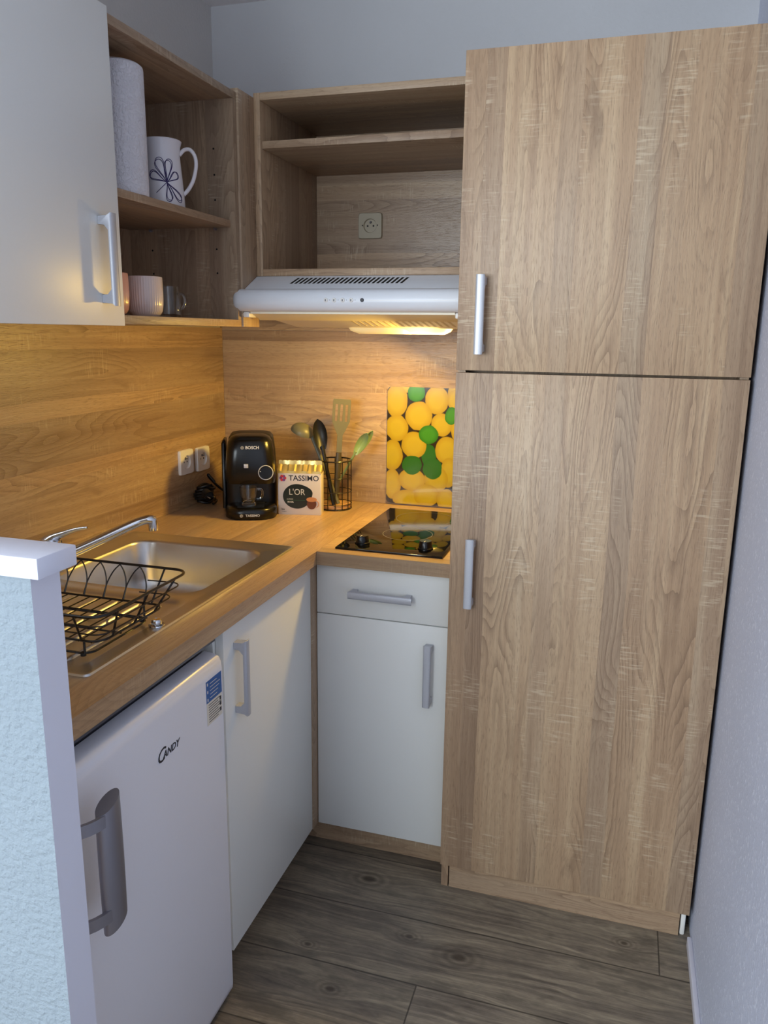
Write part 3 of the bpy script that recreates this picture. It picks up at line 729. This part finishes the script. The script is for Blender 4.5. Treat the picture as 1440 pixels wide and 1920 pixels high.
# ------------------------------------------------------------------ lemon print glass panel, leaning on the wall
bd = thing('splash_board', 'glass board printed with yellow lemons and green limes behind the hob', 'glass board', (.602, -.0095, .9056))
bm = bmesh.new(); a_ = rrect(0, .280, 0, .384, .014, 0, 6)
loft(bm, [[(x, -.0005, y) for x, y, z in a_], [(x, -.006, y) for x, y, z in a_]])
obj('printed_panel', bm, M['lemons'], bd, world=False, smooth=30)

# ------------------------------------------------------------------ sockets
def socket(loc, rz, label, mat, screws=False, w=.040):
    t_ = thing('wall_socket', label, 'socket', loc, rz, None)
    N = 48; bm = bmesh.new()
    def sq(h, r, y):
        out = []
        for k in range(N):
            a = 2*PI*k/N; c_, s_ = math.cos(a), math.sin(a); p = 14
            q = (abs(c_)**p+abs(s_)**p)**(-1/p); out.append((h*q*c_, y, h*q*s_))
        return out
    cr = lambda r, y: [(r*math.cos(2*PI*k/N), y, r*math.sin(2*PI*k/N)) for k in range(N)]
    loft(bm, [sq(w, .003, 0), sq(w, .003, -.007), sq(w-.0015, .003, -.0095), cr(.0215, -.0095), cr(.0205, -.008), cr(.0195, -.003), cr(.0003, -.003)])
    pl = obj('plate', bm, mat, t_, world=False)
    for (x, z, r_, nm) in ((-.0095, 0, .0028, 'contact_hole'), (.0095, 0, .0028, 'contact_hole')):
        bm = bmesh.new(); lathe(bm, [(.0001, .0003), (r_, .0003), (r_, -.0003)], 16); xf(bm, frame((1, 0, 0), (0, 0, 1), (0, -1, 0), (x, -.0031, z))); obj(nm, bm, M['dark'], t_, world=False)
    bm = bmesh.new(); lathe(bm, [(.0001, .009), (.002, .0085), (.0024, .007), (.0024, -.001)], 16); xf(bm, frame((1, 0, 0), (0, 0, 1), (0, -1, 0), (0, -.003, .011))); obj('earth_pin', bm, M['greymetal'], t_, world=False)
    bm = bmesh.new(); lathe(bm, [(.0001, .0003), (.004, .0003), (.004, -.0003)], 16); xf(bm, frame((1, 0, 0), (0, 0, 1), (0, -1, 0), (0, -.0031, .011))); obj('pin_recess', bm, M['dark'], t_, world=False)
    if screws:
        for x in (-.0245, .0245):
            bm = bmesh.new(); lathe(bm, [(.0001, .0004), (.002, .0004), (.0024, -.0006)], 12); xf(bm, frame((1, 0, 0), (0, 0, 1), (0, -1, 0), (x, -.0095, .001))); obj('screw', bm, M['dark'], t_, world=False)
    return t_
socket((.536, -.003, 1.784), 0, 'beige wall socket inside the open cabinet above the extractor hood', M['cream'], True, .0385)
socket((.0082, -.284, 1.048), PI/2, 'white wall socket further from the corner, left of its twin', M['white_plastic'], w=.0395)
socket((.0082, -.180, 1.044), PI/2, 'white wall socket nearer the corner, beside the coffee maker', M['white_plastic'], w=.0395)

# ------------------------------------------------------------------ coffee maker
cm = thing('coffee_maker', 'black capsule coffee maker standing in the worktop corner', 'coffee maker', (.232, -.262, .9), math.radians(24))
def rb(x0, x1, y0, y1, z0, z1, r, tops=((0, 0), (.006, .012)), n=6):
    pass
def body(secs, n=8):
    """stacked rounded rectangles: (x0,x1,y0,y1,r,z)"""
    bm = bmesh.new(); loft(bm, [rrect(a, b, c, d, r_, z, n) for a, b, c, d, r_, z in secs]); return bm
obj('housing', body([(-.076, .076, -.03, .115, .03, 0), (-.078, .078, -.03, .118, .03, .004), (-.078, .078, -.03, .118, .03, .10), (-.074, .074, -.03, .112, .03, .19), (-.068, .068, -.03, .10, .03, .235), (-.060, .060, -.028, .092, .03, .245), (-.048, .048, -.02, .08, .025, .248)]), M['blacksatin'], cm, world=False, smooth=60)
obj('brew_head', body([(-.074, .074, -.095, -.0, .035, .105), (-.076, .076, -.102, -.0, .035, .12), (-.075, .075, -.104, 0, .035, .165), (-.071, .071, -.101, 0, .035, .205), (-.066, .066, -.094, 0, .034, .232), (-.058, .058, -.084, 0, .03, .244), (-.044, .044, -.066, 0, .025, .249)]), M['black'], cm, world=False, smooth=60)
obj('base', body([(-.074, .074, -.128, -.02, .055, 0), (-.078, .078, -.134, -.02, .058, .004), (-.078, .078, -.134, -.02, .058, .030), (-.072, .072, -.126, -.02, .053, .036)]), M['black'], cm, world=False, smooth=60)
obj('water_tank', body([(-.092, -.0785, .0, .095, .006, .01), (-.092, -.0785, .0, .095, .006, .215), (-.088, -.080, .008, .088, .003, .225)]), M['black'], cm, world=False, smooth=60)
bm = bmesh.new()
for k in range(7): box(bm, -.04, .04, -.115+k*.011, -.110+k*.011, .0365, .0385)
obj('drip_tray', bm, M['blacksatin'], cm, world=False)
bm = bmesh.new(); tube(bm, [(.047+.0215*math.cos(2*PI*k/40), -.1075, .142+.0215*math.sin(2*PI*k/40)) for k in range(40)], .0013, 8, True)
rg = tag(obj('dial_ring', bm, M['pale_ink'], cm, world=False), 'white ring around the dial')
bm = bmesh.new(); lathe(bm, [(.0001, .013), (.018, .013), (.0205, .010), (.0205, -.01), (.0001, -.01)], 40); xf(bm, FRONT((.047, -.097, .142))); dl = obj('dial', bm, M['black'], cm, world=False)
bm = bmesh.new(); lathe(bm, [(.0001, .0003), (.0016, .0003), (.0016, -.0003)], 12); xf(bm, FRONT((.031, -.1103, .146))); obj('indicator_light', bm, M['pale_ink'], dl, world=False)
obj('spout', bevel(BX(-.018, -.005, -.108, -.098, .156, .168), .001), M['alu'], cm, world=False)
bm = xf(text_bm('BOSCH', .0125, .0002, bold=.0004), FRONT((.008, -.1025, .217))); b2 = bmesh.new()
tube(b2, [(-.0215+.0042*math.cos(2*PI*k/20), -.1025, .217+.0042*math.sin(2*PI*k/20)) for k in range(20)], .0005, 6, True); box(b2, -.0235, -.0225, -.103, -.1022, .2145, .2195); box(b2, -.0205, -.0195, -.103, -.1022, .2145, .2195)
tag(obj('brand_lettering', merge(bm, b2), M['pale_ink'], cm, world=False), 'pale letters near the top')
bm = xf(text_bm('TASSIMO', .0105, .0002, bold=.0002), FRONT((.006, -.1346, .015))); b2 = bmesh.new()
tube(b2, [(-.0275+.0042*math.cos(2*PI*k/20), -.1345, .015+.0042*math.sin(2*PI*k/20)) for k in range(20)], .0005, 6, True)
for k in range(5): tube(b2, [(-.0275+.002*math.cos(2*PI*k/5)+.001*math.cos(a), -.1345, .015+.002*math.sin(2*PI*k/5)+.001*math.sin(a)) for a in (2*PI*q/8 for q in range(8))], .0003, 4, True)
tag(obj('product_lettering', merge(bm, b2), M['pale_ink'], cm, world=False), 'small pale letters on the base')
cmM = Matrix.Translation(cm.location) @ Matrix.Rotation(math.radians(24), 4, 'Z')
gp = cmM @ Vector((-.006, -.096, .0388))
eg = thing('espresso_glass', 'small glass cup with handle on the coffee maker drip tray', 'glass cup', gp, math.radians(24))
bm = bmesh.new(); lathe(bm, [(.0003, 0), (.019, 0), (.021, .003), (.0205, .010), (.024, .030), (.0275, .058), (.0262, .058), (.0225, .030), (.018, .011), (.0003, .010)], 36); obj('glass_wall', bm, M['glass'], eg, world=False)
bm = bmesh.new(); tube(bm, curve_pts([(.026, 0, .050), (.037, 0, .050), (.042, 0, .038), (.036, 0, .022), (.0235, 0, .019)], 6), .0028, 8, flat=1); obj('cup_handle', bm, M['glass'], eg, world=False)

# power cord behind the coffee maker
pc = thing('power_cord', 'coiled black power cord heaped under the sockets', 'power cord', (.075, -.235, .9))
bm = bmesh.new(); pts = []
random.seed(3)
for k in range(90):
    a = k*.42; r_ = .026+.008*math.sin(k*.37); pts.append((.052+r_*math.cos(a)*.95, -.235+r_*1.4*math.sin(a), .906+.0007*k+.004*math.sin(k*.8)))
tube(bm, pts, .0042, 8); obj('cord', bm, M['blacksatin'], pc)
bm = bmesh.new(); tube(bm, curve_pts([(.05, -.17, .965), (.03, -.175, .99), (.03, -.165, .975), (.06, -.13, .93), (.10, -.11, .925), (.15, -.10, .925)], 6), .0042, 8); obj('cord_end', bm, M['blacksatin'], pc)
bm = bmesh.new(); tube(bm, curve_pts([(.062, -.270, .955), (.074, -.278, .952), (.088, -.288, .948), (.098, -.294, .945)], 4), [.006]*3+[.010]*2+[.015]*8, 16)
pg = obj('plug', bm, M['blacksatin'], pc)
for dy in (-.009, .009):
    bm = bmesh.new(); tube(bm, [(.096+dy*.3, -.293+dy, .945), (.116+dy*.3, -.304+dy, .941)], .0022, 10); obj('prong', bm, M['chrome'], pg)

# ------------------------------------------------------------------ coffee pod pack
pk = thing('coffee_pod_pack', 'white and gold bag of coffee pods beside the coffee maker', 'coffee pack', (.389, -.2385, .9), math.radians(13))
bm = bmesh.new()
loft(bm, [rrect(-.067, .067, -.024, .026, .003, 0, 3), rrect(-.0685, .0685, -.025, .027, .004, .003, 3), rrect(-.0685, .0685, -.025, .027, .004, .131, 3)])
obj('carton', bm, M['paperboard'], pk, world=False)
bm = bmesh.new(); rings = []
for z, d0_, d1_ in ((.1312, -.0245, .0265), (.138, -.021, .023), (.147, -.011, .013), (.156, -.003, .004), (.168, -.0016, .0018)):
    ring = []
    nn_ = 24
    for k in range(nn_+1):
        x = -.068+.136*k/nn_; ring.append((x, d0_+(.0014*math.sin(k*.9+z*160) if z < .16 else .0006*math.sin(k*2)), z+(.0014*math.sin(k*2.3) if z > .135 else 0)))
    for k in range(nn_, -1, -1):
        x = -.068+.136*k/nn_; ring.append((x, d1_, z+(.0014*math.sin(k*2.3) if z > .135 else 0)))
    rings.append(ring)
loft(bm, rings); tag(obj('foil_top', bm, M['gold'], pk, world=False, smooth=20), 'crumpled gold foil top')
FY = -.0252
tag(obj('brand_lettering', xf(text_bm('TASSIMO', .0235, .0002, xs=1.0, bold=.0003), FRONT((.014, FY, .116))), M['dark_ink'], pk, world=False), 'dark letters across the front')
bm = bmesh.new(); 
def disc(cx, cz, rx, rz_, y0, n=28, th=.0003, squash=0):
    b_ = bmesh.new(); P_ = []
    for k in range(n):
        a = 2*PI*k/n; P_.append((cx+rx*math.cos(a)*(1+squash*max(0, math.cos(a-.6))**6), cz+rz_*math.sin(a)))
    loft(b_, [[(x, y0+th, z) for x, z in P_], [(x, y0-th, z) for x, z in P_]]); return b_
fl = [disc(-.0515+.0062*math.cos(2*PI*k/6), .116+.0062*math.sin(2*PI*k/6), .0048, .0048, FY-.00005*k, 16) for k in range(6)]
tag(obj('flower_emblem', merge(*fl[::2]), M['red'], pk, world=False), 'red petals'); tag(obj('flower_emblem', merge(*fl[1::2]), M['violet'], pk, world=False), 'violet petals')
dm = obj('round_emblem', disc(-.008, .059, .044, .039, FY, 48, .0003, .22), M['darkgreen'], pk, world=False)
tag(obj('blend_lettering', merge(xf(text_bm("L'OR", .027, .0002, xs=.9), FRONT((-.008, FY-.0004, .072)))), M['pale_ink'], dm, world=False), 'silver letters')
tag(obj('variety_lettering', merge(xf(text_bm('LUNGO', .0055, .0002), FRONT((-.030, FY-.0004, .050))), xf(text_bm('BRASIL', .0065, .0002, bold=.0002), FRONT((-.028, FY-.0004, .041)))), M['pale_ink'], dm, world=False), 'small silver letters')
bm = bmesh.new(); box(bm, -.045, .018, FY-.0006, FY-.0003, .0462, .0466); obj('green_line', bm, M['greenline'], dm, world=False)
tag(obj('count_lettering', merge(xf(text_bm('16x', .0085, .0002, bold=.0002), FRONT((-.053, FY, .0175))), xf(text_bm('T DISCS', .0042, .0002), FRONT((-.049, FY, .0095)))), M['dark_ink'], pk, world=False), 'small dark letters at the bottom')
b1 = disc(.038, .036, .015, .017, FY-.0008, 24); cpo = obj('printed_cup', b1, M['espresso'], pk, world=False)
obj('printed_crema', disc(.038, .050, .0165, .0075, FY-.0012, 24), M['crema'], cpo, world=False)
bm = bmesh.new(); tube(bm, [(.052+.008*math.cos(a), FY-.001, .036+.010*math.sin(a)) for a in (-PI/2+PI*k/10 for k in range(11))], .0010, 6); obj('printed_handle', bm, M['crema'], cpo, world=False)

# ------------------------------------------------------------------ utensil holder and utensils
HC = Vector((.462, -.128, .9))
uh = thing('utensil_holder', 'black wire utensil holder with wooden base beside the coffee pack', 'utensil holder', HC)
bm = bmesh.new(); lathe(bm, [(.0003, .004), (.050, .004), (.051, .006), (.051, .014), (.050, .016), (.0003, .016)], 40); tag(obj('wooden_base', bm, M['lightwood'], uh, world=False), 'light wooden disc')
bm = bmesh.new()
cir = lambda r, z, n=40: [(r*math.cos(2*PI*k/n), r*math.sin(2*PI*k/n), z) for k in range(n)]
for z, r_ in ((.002, .0017), (.0175, .0014), (.058, .0013), (.104, .0013), (.158, .0024)): tube(bm, cir(.0535, z), r_, 7, True)
for k in range(14):
    a = 2*PI*(k+.3)/14; tube(bm, [(.0535*math.cos(a), .0535*math.sin(a), .002), (.0535*math.cos(a), .0535*math.sin(a), .158)], .0014, 6)
for k in range(5): tube(bm, [(-.05*math.cos(.5*(k-2)), .05*math.sin(.5*(k-2)), .0025), (.05*math.cos(.5*(k-2)), .05*math.sin(.5*(k-2)), .0025)], .0012, 6)
obj('wire_basket', bm, M['wire'], uh, world=False)

def along(p0, p1, face=(.45, -.89, 0)):
    """frame: origin p1 (head root), y up along the tool, z facing out"""
    p0, p1 = Vector(p0), Vector(p1); y_ = (p1-p0).normalized(); n_ = Vector(face); n_ = (n_-y_*n_.dot(y_)).normalized(); x_ = y_.cross(n_)
    return frame(x_, y_, n_, p1)
# slotted turner
p0, p1 = (.462, -.122, .9175), (.470, -.100, 1.155)
tn = thing('slotted_turner', 'grey-green slotted turner standing tallest in the utensil holder', 'utensil', p0, group=None)
bm = bmesh.new(); a, b = Vector(p0), Vector(p1); tube(bm, [a, a.lerp(b, .3), a.lerp(b, .55), a.lerp(b, .68)], [.0085, .010, .0105, .0095], 12, flat=.75); obj('grip', bm, M['taupe'], tn)
fm = along(p0, p1)
bm = bmesh.new()
pl_ = [(-.009, -.075), (-.008, -.02), (-.012, 0), (-.024, .022), (-.029, .04), (-.030, .045)]
# blade made of a grid with three slots
def grid_blade(cols, rows, skip, wid, th, bend):
    bm = bmesh.new(); V = {}
    def v(i, j, s_):
        if (i, j, s_) not in V:
            y_ = rows[j]; w_ = wid(y_); V[(i, j, s_)] = bm.verts.new((cols[i]*w_, y_, bend(y_)+s_*th))
        return V[(i, j, s_)]
    nx, ny = len(cols)-1, len(rows)-1; so = lambda i, j: 0 <= i < nx and 0 <= j < ny and (i, j) not in skip
    for i in range(nx):
        for j in range(ny):
            if not so(i, j): continue
            for s_ in (0, 1): bm.faces.new((v(i, j, s_), v(i+1, j, s_), v(i+1, j+1, s_), v(i, j+1, s_)))
            for (di, dj, p, q) in ((-1, 0, (i, j), (i, j+1)), (1, 0, (i+1, j), (i+1, j+1)), (0, -1, (i, j), (i+1, j)), (0, 1, (i, j+1), (i+1, j+1))):
                if not so(i+di, j+dj): bm.faces.new((v(*p, 0), v(*q, 0), v(*q, 1), v(*p, 1)))
    return bm
cols = [-1, -.7, -.42, -.14, .14, .42, .7, 1]
rows = [-.075, -.05, -.02, 0, .012, .024, .032, .05, .066, .078, .088, .095]
wid = lambda y_: (.0085 if y_ < -.02 else .0085+.0205*min(1, (y_+.02)/.045)**.9)*(1 if y_ < .09 else .93)
skip = {(i, j) for i in (1, 3, 5) for j in (5, 6, 7, 8)}
skip = {(i, j) for i in (1, 3, 5) for j in range(5, 9)}
bm = grid_blade(cols, rows, skip, wid, .003, lambda y_: .02*max(0, y_)**1.3)
xf(bm, fm); obj('blade', bm, M['sage'], tn, smooth=50)
# ladle
p0, p1 = (.478, -.140, .9175), (.395, -.135, 1.105)
ld = thing('ladle', 'grey-green soup ladle leaning left in the utensil holder', 'utensil', p0)
bm = bmesh.new(); tube(bm, curve_pts([p0, (.452, -.139, .98), (.420, -.137, 1.055), (.400, -.136, 1.10), (.385, -.137, 1.135)], 5), [.006]*8+[.007]*13, 12, flat=.6); obj('handle', bm, M['sage'], ld)
bm = bmesh.new(); prof = [(.036*math.sin(a), -.030*math.cos(a)) for a in (PI/2*k/8 for k in range(9))]+[(.0335*math.sin(a), -.0275*math.cos(a)) for a in (PI/2*k/8 for k in range(8, -1, -1))]
prof = [(max(r_, .0002), z) for r_, z in prof]; lathe(bm, prof, 32, sx=1.1)
ax = Vector((-.38, .15, -.9)).normalized()      # bowl opening looks down and away
zx = ax; xx = Vector((.9, 0, -.42)); xx = (xx-zx*xx.dot(zx)).normalized()
xf(bm, frame(xx, zx.cross(xx), zx, (.352, -.135, 1.142)))
xf(bm, Matrix.Identity(4))
obj('bowl', bm, M['sage'], ld)
# black spoon
p0, p1 = (.470, -.160, .9175), (.428, -.152, 1.105)
bs = thing('serving_spoon', 'black nylon serving spoon between the ladle and the turner', 'utensil', p0)
bm = bmesh.new(); tube(bm, curve_pts([p0, Vector(p0).lerp(Vector(p1), .5), p1], 6), [.007]*7+[.006]*6, 12, flat=.7); obj('handle', bm, M['blacksatin'], bs)
def spoon_head(L, W, depth, th=.0022):
    bm = bmesh.new(); rings = []; nn = 12
    for k in range(nn+1):
        t_ = k/nn; w_ = W*math.sin(PI*min(1, .10+.90*t_))**.6*(.72+.35*t_) if k < nn else W*.05
        y_ = L*t_; row = []
        for q in range(9):
            s_ = -1+2*q/8; row.append((s_*w_, y_, -depth*(1-s_*s_)*math.sin(PI*t_)))
        back = [(x, y2, z-th) for x, y2, z in row[::-1]]
        rings.append(row+back)
    loft(bm, rings); return bm
xf(b_ := spoon_head(.098, .0245, .012), along(p0, Vector(p1)-Vector((-.003, 0, .012)))); obj('bowl', b_, M['blacksatin'], bs, smooth=50)
# pale green salad tongs
p0, p1 = (.425, -.088, .9175), (.527, -.108, 1.086)
sg = thing('salad_tongs', 'pale green folded salad tongs leaning right in the utensil holder', 'utensil', p0)
bm = bmesh.new(); tube(bm, curve_pts([p0, Vector(p0).lerp(Vector(p1), .5), p1], 6), [.0045]*13, 10, flat=.6); obj('handle', bm, M['mint'], sg)
xf(b_ := spoon_head(.085, .018, .010), along(p0, Vector(p1)-Vector((.004, 0, .01)), (.2, -.97, 0))); obj('spoon_half', b_, M['mint'], sg, smooth=50)
xf(b_ := spoon_head(.088, .015, .009), along(p0, Vector(p1)+Vector((.004, .014, -.006)), (.75, -.6, 0))); obj('spoon_half', b_, M['mint'], sg, smooth=50)

# ------------------------------------------------------------------ things on the open shelves
rl = thing('paper_towel_roll', 'tall white paper towel roll on the upper shelf', 'paper towel', (.262, -.906, 1.7408))
bm = bmesh.new(); lathe(bm, [(.020, 0), (.0545, 0), (.0558, .002), (.056, .01), (.056, .249), (.055, .256), (.050, .260), (.022, .261), (.020, .259), (.020, 0)], 48); obj('paper', bm, M['towel'], rl, world=False)
bm = bmesh.new(); lathe(bm, [(.0185, .001), (.0198, .001), (.0198, .2615), (.0185, .2615), (.0185, .001)], 32); obj('cardboard_core', bm, M['lightwood'], rl, world=False)

PJ = (.250, -.722)
jg = thing('jug', 'white ceramic jug with a purple flower drawing on the upper shelf', 'jug', (*PJ, 1.7408))
jp = [(.0003, 0), (.046, 0), (.0485, .004), (.0475, .03), (.0445, .07), (.0415, .105), (.0405, .122), (.042, .138), (.0455, .150), (.0440, .1515), (.0395, .138), (.038, .122), (.039, .105), (.042, .07), (.045, .03), (.044, .008), (.0003, .006)]
dirv = Vector((1.34-PJ[0], -2.48-PJ[1], 0)).normalized(); right = Vector((-dirv.y, dirv.x, 0))
ang_spout = math.atan2(-right.y, -right.x)
bm = bmesh.new(); n = 56; rings = []
for r_, z in jp:
    ring = []
    for k in range(n):
        a = 2*PI*k/n; da = (a-ang_spout+PI) % (2*PI)-PI
        ex = .016*math.exp(-(da/.33)**2)*max(0, (z-.105)/.046)**1.3 if r_ > .01 else 0
        ring.append(((r_+ex)*math.cos(a), (r_+ex)*math.sin(a), z))
    rings.append(ring)
loft(bm, rings); obj('jug_body', bm, M['ceramic'], jg, world=False, smooth=60)
bm = bmesh.new(); hp = [(.039, .122), (.050, .134), (.064, .136), (.075, .122), (.077, .100), (.070, .070), (.058, .048), (.0455, .034)]
tube(bm, curve_pts([(right.x*r_, right.y*r_, z) for r_, z in hp], 6), .0046, 12, flat=1.3); obj('jug_handle', bm, M['ceramic'], jg, world=False)
a0 = math.atan2(dirv.y, dirv.x)
def jr(z):
    pr = jp[2:7]
    for (r0, z0), (r1, z1) in zip(pr, pr[1:]):
        if z0 <= z <= z1: return lerp(r0, r1, (z-z0)/(z1-z0))
    return .0485 if z < .01 else .0405
def onjug(s_, z):   # s_: metres to the right along the surface
    r_ = jr(z)+.0004; a = a0+s_/.045; return (r_*math.cos(a), r_*math.sin(a), z)
b_ = bmesh.new(); cs, cz = .008, .053
for (dx, dz, wd) in ((-.040, .022, .30), (-.020, .054, .26), (.009, .052, .24), (.030, .022, .32), (.004, -.042, .22), (.034, -.040, .2)):
    for off_, sc_ in ((0, 1), (.12, .93)):
        L_ = math.hypot(dx, dz); th_ = math.atan2(dz, dx)+off_*.5; P_ = []
        for k in range(25):
            t_ = k/24; u_ = L_*sc_*math.sin(PI*t_)**.8; v_ = L_*wd*math.sin(2*PI*t_)*.75*math.sin(PI*t_)**.3 if 0 < t_ < 1 else 0
            P_.append(onjug(cs+u_*math.cos(th_)-v_*math.sin(th_), cz+u_*math.sin(th_)+v_*math.cos(th_)))
        tube(b_, P_, .0008, 5)
tube(b_, [onjug(cs-.024*k/8, cz-.024*k/8) for k in range(9)], .0008, 5)
tag(obj('flower_drawing', b_, M['purple'], jg, world=False), 'purple line drawing of a flower')

def mug(loc, mat, label, ang, r_=.0425, h=.092, ribbed=True, group=None):
    t_ = thing('mug', label, 'mug', loc, 0, group)
    bm = bmesh.new(); pr = [(.0003, 0), (r_*.62, 0), (r_*.80, .004), (r_*.93, .014), (r_*.985, .03), (r_, .05), (r_*1.0, h-.002), (r_*.985, h), (r_*.95, h-.003), (r_*.94, .03), (r_*.85, .012), (.0003, .007)]
    rb_ = (lambda z, a: .012*math.cos(a*44) if .006 < z < h-.012 else 0) if ribbed else None
    outer = pr[:8]; lathe(bm, outer, 176 if ribbed else 48, rib=rb_); lathe(bm, pr[7:], 176 if ribbed else 48)
    bmesh.ops.remove_doubles(bm, verts=bm.verts[:], dist=.00001)
    obj('mug_body', bm, mat, t_, world=False, smooth=60)
    d = Vector((math.cos(ang), math.sin(ang), 0)); bm = bmesh.new()
    tube(bm, curve_pts([(d.x*q, d.y*q, z) for q, z in ((r_*.98, .074), (r_+.012, .076), (r_+.022, .064), (r_+.021, .046), (r_+.010, .030), (r_*.97, .027))], 6), .0042, 10); obj('mug_handle', bm, mat, t_, world=False); return t_
mug((.232, -.798, 1.4877), M['pink'], 'pale pink ribbed mug on the bottom shelf, in front', math.radians(88), group='ribbed mugs on the bottom shelf')
mug((.226, -.926, 1.4877), M['coral'], 'coral pink mug half hidden behind the white cupboard door', math.radians(200), group='ribbed mugs on the bottom shelf')
gm = thing('glass_mug', 'clear glass mug standing right of the pink mug on the bottom shelf', 'glass mug', (.215, -.668, 1.4877))
bm = bmesh.new(); lathe(bm, [(.0003, 0), (.028, 0), (.031, .004), (.0305, .03), (.028, .055), (.0255, .078), (.0240, .078), (.0262, .055), (.0282, .03), (.027, .010), (.0003, .009)], 40); obj('glass_wall', bm, M['glass'], gm, world=False)
bm = bmesh.new(); d = Vector((math.cos(1.0), math.sin(1.0), 0)); tube(bm, curve_pts([(d.x*q, d.y*q, z) for q, z in ((.0265, .060), (.040, .060), (.046, .045), (.040, .028), (.030, .022))], 6), .0032, 10); obj('glass_handle', bm, M['glass'], gm, world=False)

# ------------------------------------------------------------------ light
def area(name, loc, tgt, sx, sy, power, col, spread=None):
    l = bpy.data.lights.new(name, 'AREA'); l.shape = 'RECTANGLE'; l.size = sx; l.size_y = sy; l.energy = power; l.color = col
    if spread: l.spread = spread
    o = bpy.data.objects.new(name, l); C.objects.link(o); o.location = loc
    o.rotation_euler = (Vector(tgt)-Vector(loc)).to_track_quat('-Z', 'Y').to_euler(); return o
area('window_daylight', ((WX0+WX1)/2, YN-.06, (WZ0+WZ1)/2), ((WX0+WX1)/2, 0, (WZ0+WZ1)/2), WX1-WX0-.1, WZ1-WZ0-.1, 150, (.85, .94, 1.0))
l = bpy.data.lights.new('hood_lamp', 'AREA'); l.shape = 'RECTANGLE'; l.size = .10; l.size_y = .06; l.energy = 8.2; l.color = (1, .63, .105)
o = bpy.data.objects.new('hood_lamp', l); C.objects.link(o); o.location = (.76, -.300, 1.4500); o.rotation_euler = Vector((-.48, -.22, -.85)).to_track_quat('-Z', 'Y').to_euler()
W = bpy.data.worlds.new('world'); S.world = W; W.use_nodes = True
bg = W.node_tree.nodes['Background']; sky = W.node_tree.nodes.new('ShaderNodeTexSky'); sky.sky_type = 'HOSEK_WILKIE'; sky.sun_direction = (.3, .6, .6); sky.turbidity = 4
W.node_tree.links.new(sky.outputs[0], bg.inputs[0]); bg.inputs[1].default_value = .8
vs_ = S.view_settings; vs_.view_transform = 'Standard'; vs_.look = 'None'; vs_.exposure = 0.0; vs_.gamma = 1; vs_.use_curve_mapping = False
S.cycles.max_bounces = 8; S.cycles.diffuse_bounces = 5; S.cycles.transparent_max_bounces = 8
S.cycles.use_denoising = True
